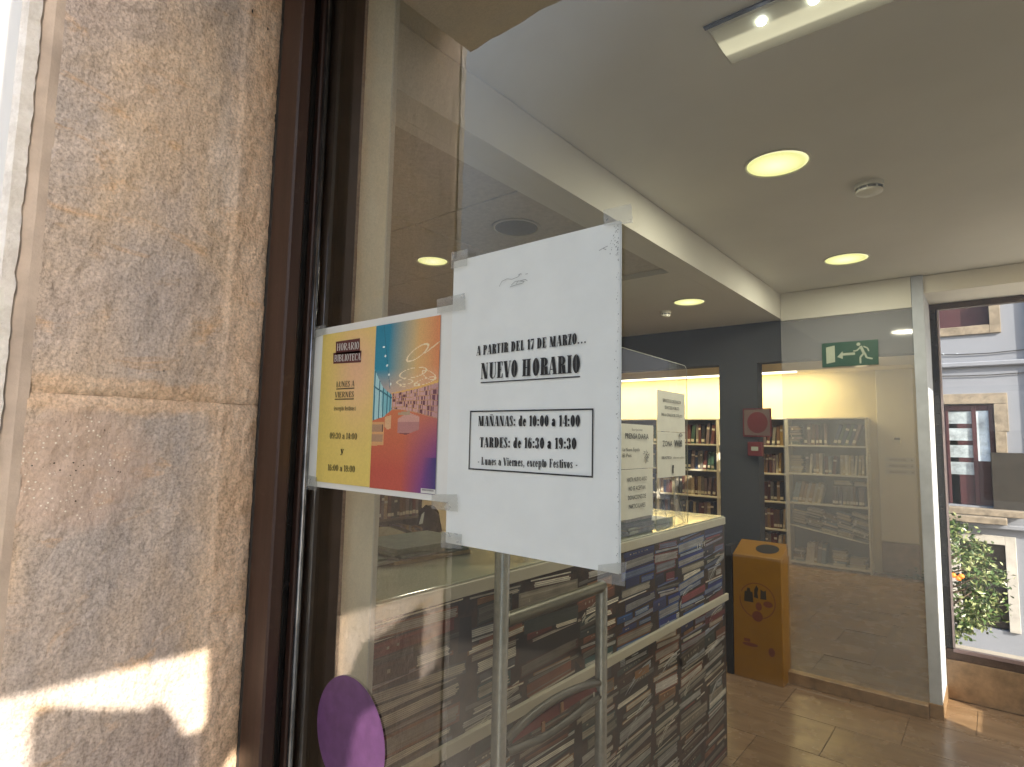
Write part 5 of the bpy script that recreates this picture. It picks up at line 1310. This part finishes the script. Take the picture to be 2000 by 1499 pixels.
# ================================================================== outdoors seen through the far window
YO = 14.0
hou = thing('white_house', 'white house outside with maroon door and stone trims seen through the far window', 'house', (0, YO, -2.2))
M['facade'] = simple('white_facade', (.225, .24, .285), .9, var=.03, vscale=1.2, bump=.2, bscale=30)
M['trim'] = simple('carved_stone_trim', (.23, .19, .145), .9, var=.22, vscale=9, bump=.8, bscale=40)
M['maroon'] = simple('maroon_wood', (.055, .014, .018), .5, var=.12, vscale=10, bump=.2)
M['dark_open'] = simple('dark_opening', (.035, .03, .027), .8)
def hole_wall(x0, x1, z0, z1, holes, y):
    xs = sorted({x0, x1, *[h[0] for h in holes], *[h[1] for h in holes]}); zs_ = sorted({z0, z1, *[h[2] for h in holes], *[h[3] for h in holes]})
    k = MB()
    for a, b in zip(xs, xs[1:]):
        for c, d in zip(zs_, zs_[1:]):
            if not any(h[0]-1e-6 <= a and b <= h[1]+1e-6 and h[2]-1e-6 <= c and d <= h[3]+1e-6 for h in holes): k.quad((a, y, c), (b, y, c), (b, y, d), (a, y, d))
    for h in holes:
        a, b, c, d = h; e = y+.25
        k.quad((a, y, c), (a, y, d), (a, e, d), (a, e, c)); k.quad((b, y, c), (b, e, c), (b, e, d), (b, y, d)); k.quad((a, y, d), (b, y, d), (b, e, d), (a, e, d)); k.quad((a, y, c), (a, e, c), (b, e, c), (b, y, c))
    return k
h_up = (-1.2, .007, 3.93, 5.3); h_door = (-1.15, 0, .45, 2.40); h_low = (-.62, .05, -1.8, -.24); h_dk = (.02, .55, .42, 1.40)
hs_ = [h_up, h_door, h_low]
hole_wall(-9, 9, -2.2, 9, hs_, YO).build('wall', M['facade'], hou)
boxo('rear_wall', (-9, YO+.6, -2.2), (9, YO+.8, 9), M['dark_open'], hou, 0)
def surround(h, w_, wb=None, name='stone_surround', top=True, mat=None):
    a, b, c, d = h; wb = w_ if wb is None else wb
    k = MB(); k.box((a-w_, YO-.05, c-wb), (a-.001, YO+.02, d+w_), .006); k.box((b+.001, YO-.05, c-wb), (b+w_, YO+.02, d+w_), .006)
    if wb: k.box((a, YO-.05, c-wb), (b, YO+.02, c-.001), .006)
    if top: k.box((a, YO-.05, d+.001), (b, YO+.02, d+w_), .006)
    k.build(name, mat or M['trim'], hou)
surround(h_up, .17); surround(h_low, .16, .0, mat=simple('pale_grey_trim', (.42, .40, .38), .8, var=.1, vscale=5))
# door surround: ashlar blocks as pieces
for i, (z0, z1, ex_) in enumerate(((.45, .95, .17), (.953, 1.40, .21), (1.403, 1.87, .17), (1.873, 2.399, .21))):
    boxo('ashlar', (.001, YO-.04, z0), (ex_, YO+.02, z1), M['trim'], hou, .006)
boxo('ashlar', (-1.4, YO-.045, 2.401), (.21, YO+.02, 2.60), M['trim'], hou, .006)
boxo('shutter', (-1.19, YO+.15, 3.94), (-.002, YO+.2, 5.29), M['maroon'], hou, 0)
boxo('string_course', (-9, YO-.09, 3.12), (9, YO-.001, 3.22), M['facade'], hou, .02)
boxo('lower_ledge', (-9, YO-.12, .05), (9, YO-.001, .14), M['facade'], hou, .02)
boxo('door_step', (-1.3, YO-.35, .30), (.35, YO-.001, .42), M['trim'], hou, .01)
boxo('door_step', (-1.3, YO-.60, .18), (.10, YO-.351, .295), M['trim'], hou, .01)
dr = boxo('door', (-.57, YO+.08, .46), (-.002, YO+.11, 2.39), M['maroon'], hou, 0)
for i in range(4):
    z0 = 1.0+i*.33; boxo('pane', (-.72+.02, YO+.075, z0+.03), (-.34, YO+.0795, z0+.27), simple('door_pane', (.33, .38, .42), .12, var=.3, vscale=6, bump=0), dr, 0)
for a, b in (((-1.15, YO+.06, .46), (-.745, YO+.09, 2.39)), ((-.745, YO+.05, .46), (-.70, YO+.078, 2.39)), ((-.34, YO+.04, .46), (-.27, YO+.078, 2.39)), ((-.08, YO+.03, .46), (-.003, YO+.078, 2.39)), ((-.745, YO+.048, 2.28), (-.003, YO+.077, 2.38))):
    boxo('door_frame', a, b, M['maroon'], hou, .004)
boxo('glass_leaf', (-.268, YO+.07, 1.3), (-.081, YO+.0745, 2.27), simple('sky_pane', (.42, .50, .58), .1, var=.35, vscale=3, bump=0), hou, 0)
boxo('basement_grille', (-.61, YO+.12, -1.79), (.045, YO+.14, -.25), M['dark_open'], hou, 0)
for i in range(5): boxo('board', (-.60, YO+.09, -1.78+.31*i), (.04, YO+.118, -1.78+.31*i+.29), simple('dark_board', (.05, .04, .033), .8, var=.3), hou, .004)
dkw = thing('phone_reflection_patch', 'dark panel added right of the maroon door to imitate the mirrored phone', 'shutter', (.4, YO, .4))  # added dark panel imitating the phone's dark reflection, no part of the house
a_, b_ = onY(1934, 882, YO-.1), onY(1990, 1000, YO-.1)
boxo('dark_panel', (a_.x, YO-.10, b_.z), (a_.x+.75, YO-.055, a_.z-.02), simple('phone_reflection_dark', (.022, .017, .013), .6, var=.2), dkw, .01)
k = MB(); k.tube([(.62, YO-.06, -2.2), (.62, YO-.06, 9)], .045, 12); k.build('drainpipe', simple('zinc_pipe', (.16, .155, .15), .5), hou, smooth=True)
for zc_, sg in ((3.42, .05), (2.98, .03)):
    k = MB(); k.tube([(-8+.5*i, YO-.03, zc_-sg*abs(sin(i*.9))) for i in range(33)], .009, 6, False); k.build('wall_cable', M['ink'], hou, smooth=True)
# orange tree
def tree():
    t_ = thing('orange_tree', 'leafy orange tree outside the far window with small orange fruit', 'tree', (-.75, 8.6, -2.2))
    rt = random.Random(5); C0 = Vector((-.62, 8.6, .02))
    k = MB(); k.tube([(-.72, 8.6, -2.2), (-.70, 8.62, -1.4), (-.66, 8.58, -.7), (-.64, 8.6, -.2), (-.62, 8.6, .3)], [.06, .05, .042, .03, .015], 10)
    for i in range(16):
        a = rt.uniform(0, 2*pi); z = rt.uniform(-.7, .2); r = rt.uniform(.3, .55)
        k.tube([(-.65, 8.6, z), (-.65+cos(a)*r*.5, 8.6+sin(a)*r*.5, z+.12), (-.65+cos(a)*r, 8.6+sin(a)*r, z+.30)], [.016, .011, .004], 6)
    k.build('trunk', simple('citrus_bark', (.12, .09, .065), .9, var=.2, vscale=20), t_)
    k = NT('citrus_leaf'); oi = k.new('ShaderNodeAttribute'); oi.attribute_name = 'Col'
    k.l(oi.outputs[0], k.b.inputs['Base Color']); k.b.inputs['Roughness'].default_value = .28
    k.b.inputs['Subsurface Weight'].default_value = 0
    lm = k.m; L = MB()
    cl_ = []
    for i in range(520):
        th = rt.uniform(0, 2*pi); ph = math.acos(rt.uniform(-1, 1)); rr_ = rt.uniform(.55, 1)**.6
        p = Vector((sin(ph)*cos(th)*.66, sin(ph)*sin(th)*.6, cos(ph)*.76))*rr_
        # pear-shaped crown, narrower on top
        f = 1-.42*max(0, p.z/.74); p.x *= f; p.y *= f
        if noise.noise(p*4+Vector((3, 1, 7))) < -.22: continue
        cl_.append(C0+p)
    for c in cl_:
        for j in range(17):
            p = c+Vector((rt.gauss(0, .045), rt.gauss(0, .045), rt.gauss(0, .045)))
            d = Vector((rt.gauss(0, 1), rt.gauss(0, 1), rt.gauss(-.35, .7))).normalized(); s_ = d.cross(Vector((rt.gauss(0, 1), rt.gauss(0, 1), rt.gauss(0, 1)))).normalized()
            ln = rt.uniform(.045, .075); wd_ = ln*.27; nn = d.cross(s_)*.006
            g = rt.uniform(.6, 1.4); col = (.045*g, .085*g, .022*g) if rt.random() > .36 else (.20*g, .23*g, .10*g)  # paler leaves put sunlit highlights into the colour
            L.quad(p, p+d*ln*.5-s_*wd_+nn, p+d*ln, p+d*ln*.5+s_*wd_+nn, col)
    o = L.build('crown', lm, t_); o['kind'] = 'stuff'
    k = MB(); om = simple('orange_peel', (.75, .20, .02), .45, var=.08)
    for pxy in ((1850, 1118), (1853, 1130), (1872, 1130), (1862, 1124), (1878, 1126)):
        c = onY(*pxy, 8.0); k = MB(); i0 = 0
        for i in range(7):
            for j in range(10): th = i/6*pi; k.v.append((c.x+.028*sin(th)*cos(j*pi/5), c.y+.03*sin(th)*sin(j*pi/5), c.z+.028*cos(th)))
        for i in range(6):
            for j in range(10): k.f.append((i*10+j, i*10+(j+1) % 10, (i+1)*10+(j+1) % 10, (i+1)*10+j)); k.c.append(None); k.mi.append(0)
        k.build('orange', om, t_, smooth=True)
tree()

# ================================================================== phone taking the picture (mirrored in the glass)
ph = thing('smartphone', 'dark smartphone with three camera lenses mirrored in the glass at the right', 'phone', tuple(CAM-FWD*.012))
RM = Matrix((RIGHT, UP, -FWD)).transposed().to_4x4(); RM.translation = CAM-FWD*.004
def lp(k_): 
    k_.v = [tuple(RM @ Vector(v)) for v in k_.v]; return k_
k = MB(); k.box((-.022, -.058, .0025), (.130, .021, .010), .003); lp(k).build('phone_body', simple('bronze_phone', (.07, .05, .035), .35, .4, bump=0), ph)
k = MB(); k.box((-.020, -.024, .0008), (.020, .018, .0024), .0008); lp(k).build('camera_island', simple('bronze_phone_island', (.16, .13, .10), .2, .8, bump=0), ph)
for (a, b, r) in ((-.009, .0075, .0075), (.009, .0085, .0075), (.0, -.0095, .0075), (-.013, -.010, .0028), (.014, -.008, .003)):
    k = MB(); k.poly([(a+r*cos(t*pi/12), b+r*sin(t*pi/12), .0005) for t in range(24)][::-1]); lp(k).build('lens', M['rubber'], ph)
    if r > .005:
        k = MB(); k.tube([(a+r*cos(t*pi/12), b+r*sin(t*pi/12), .0004) for t in range(25)], .0006, 6); lp(k).build('lens_ring', M['alu'], ph)
print('books', NB[0], 'objects', len(sc.objects))
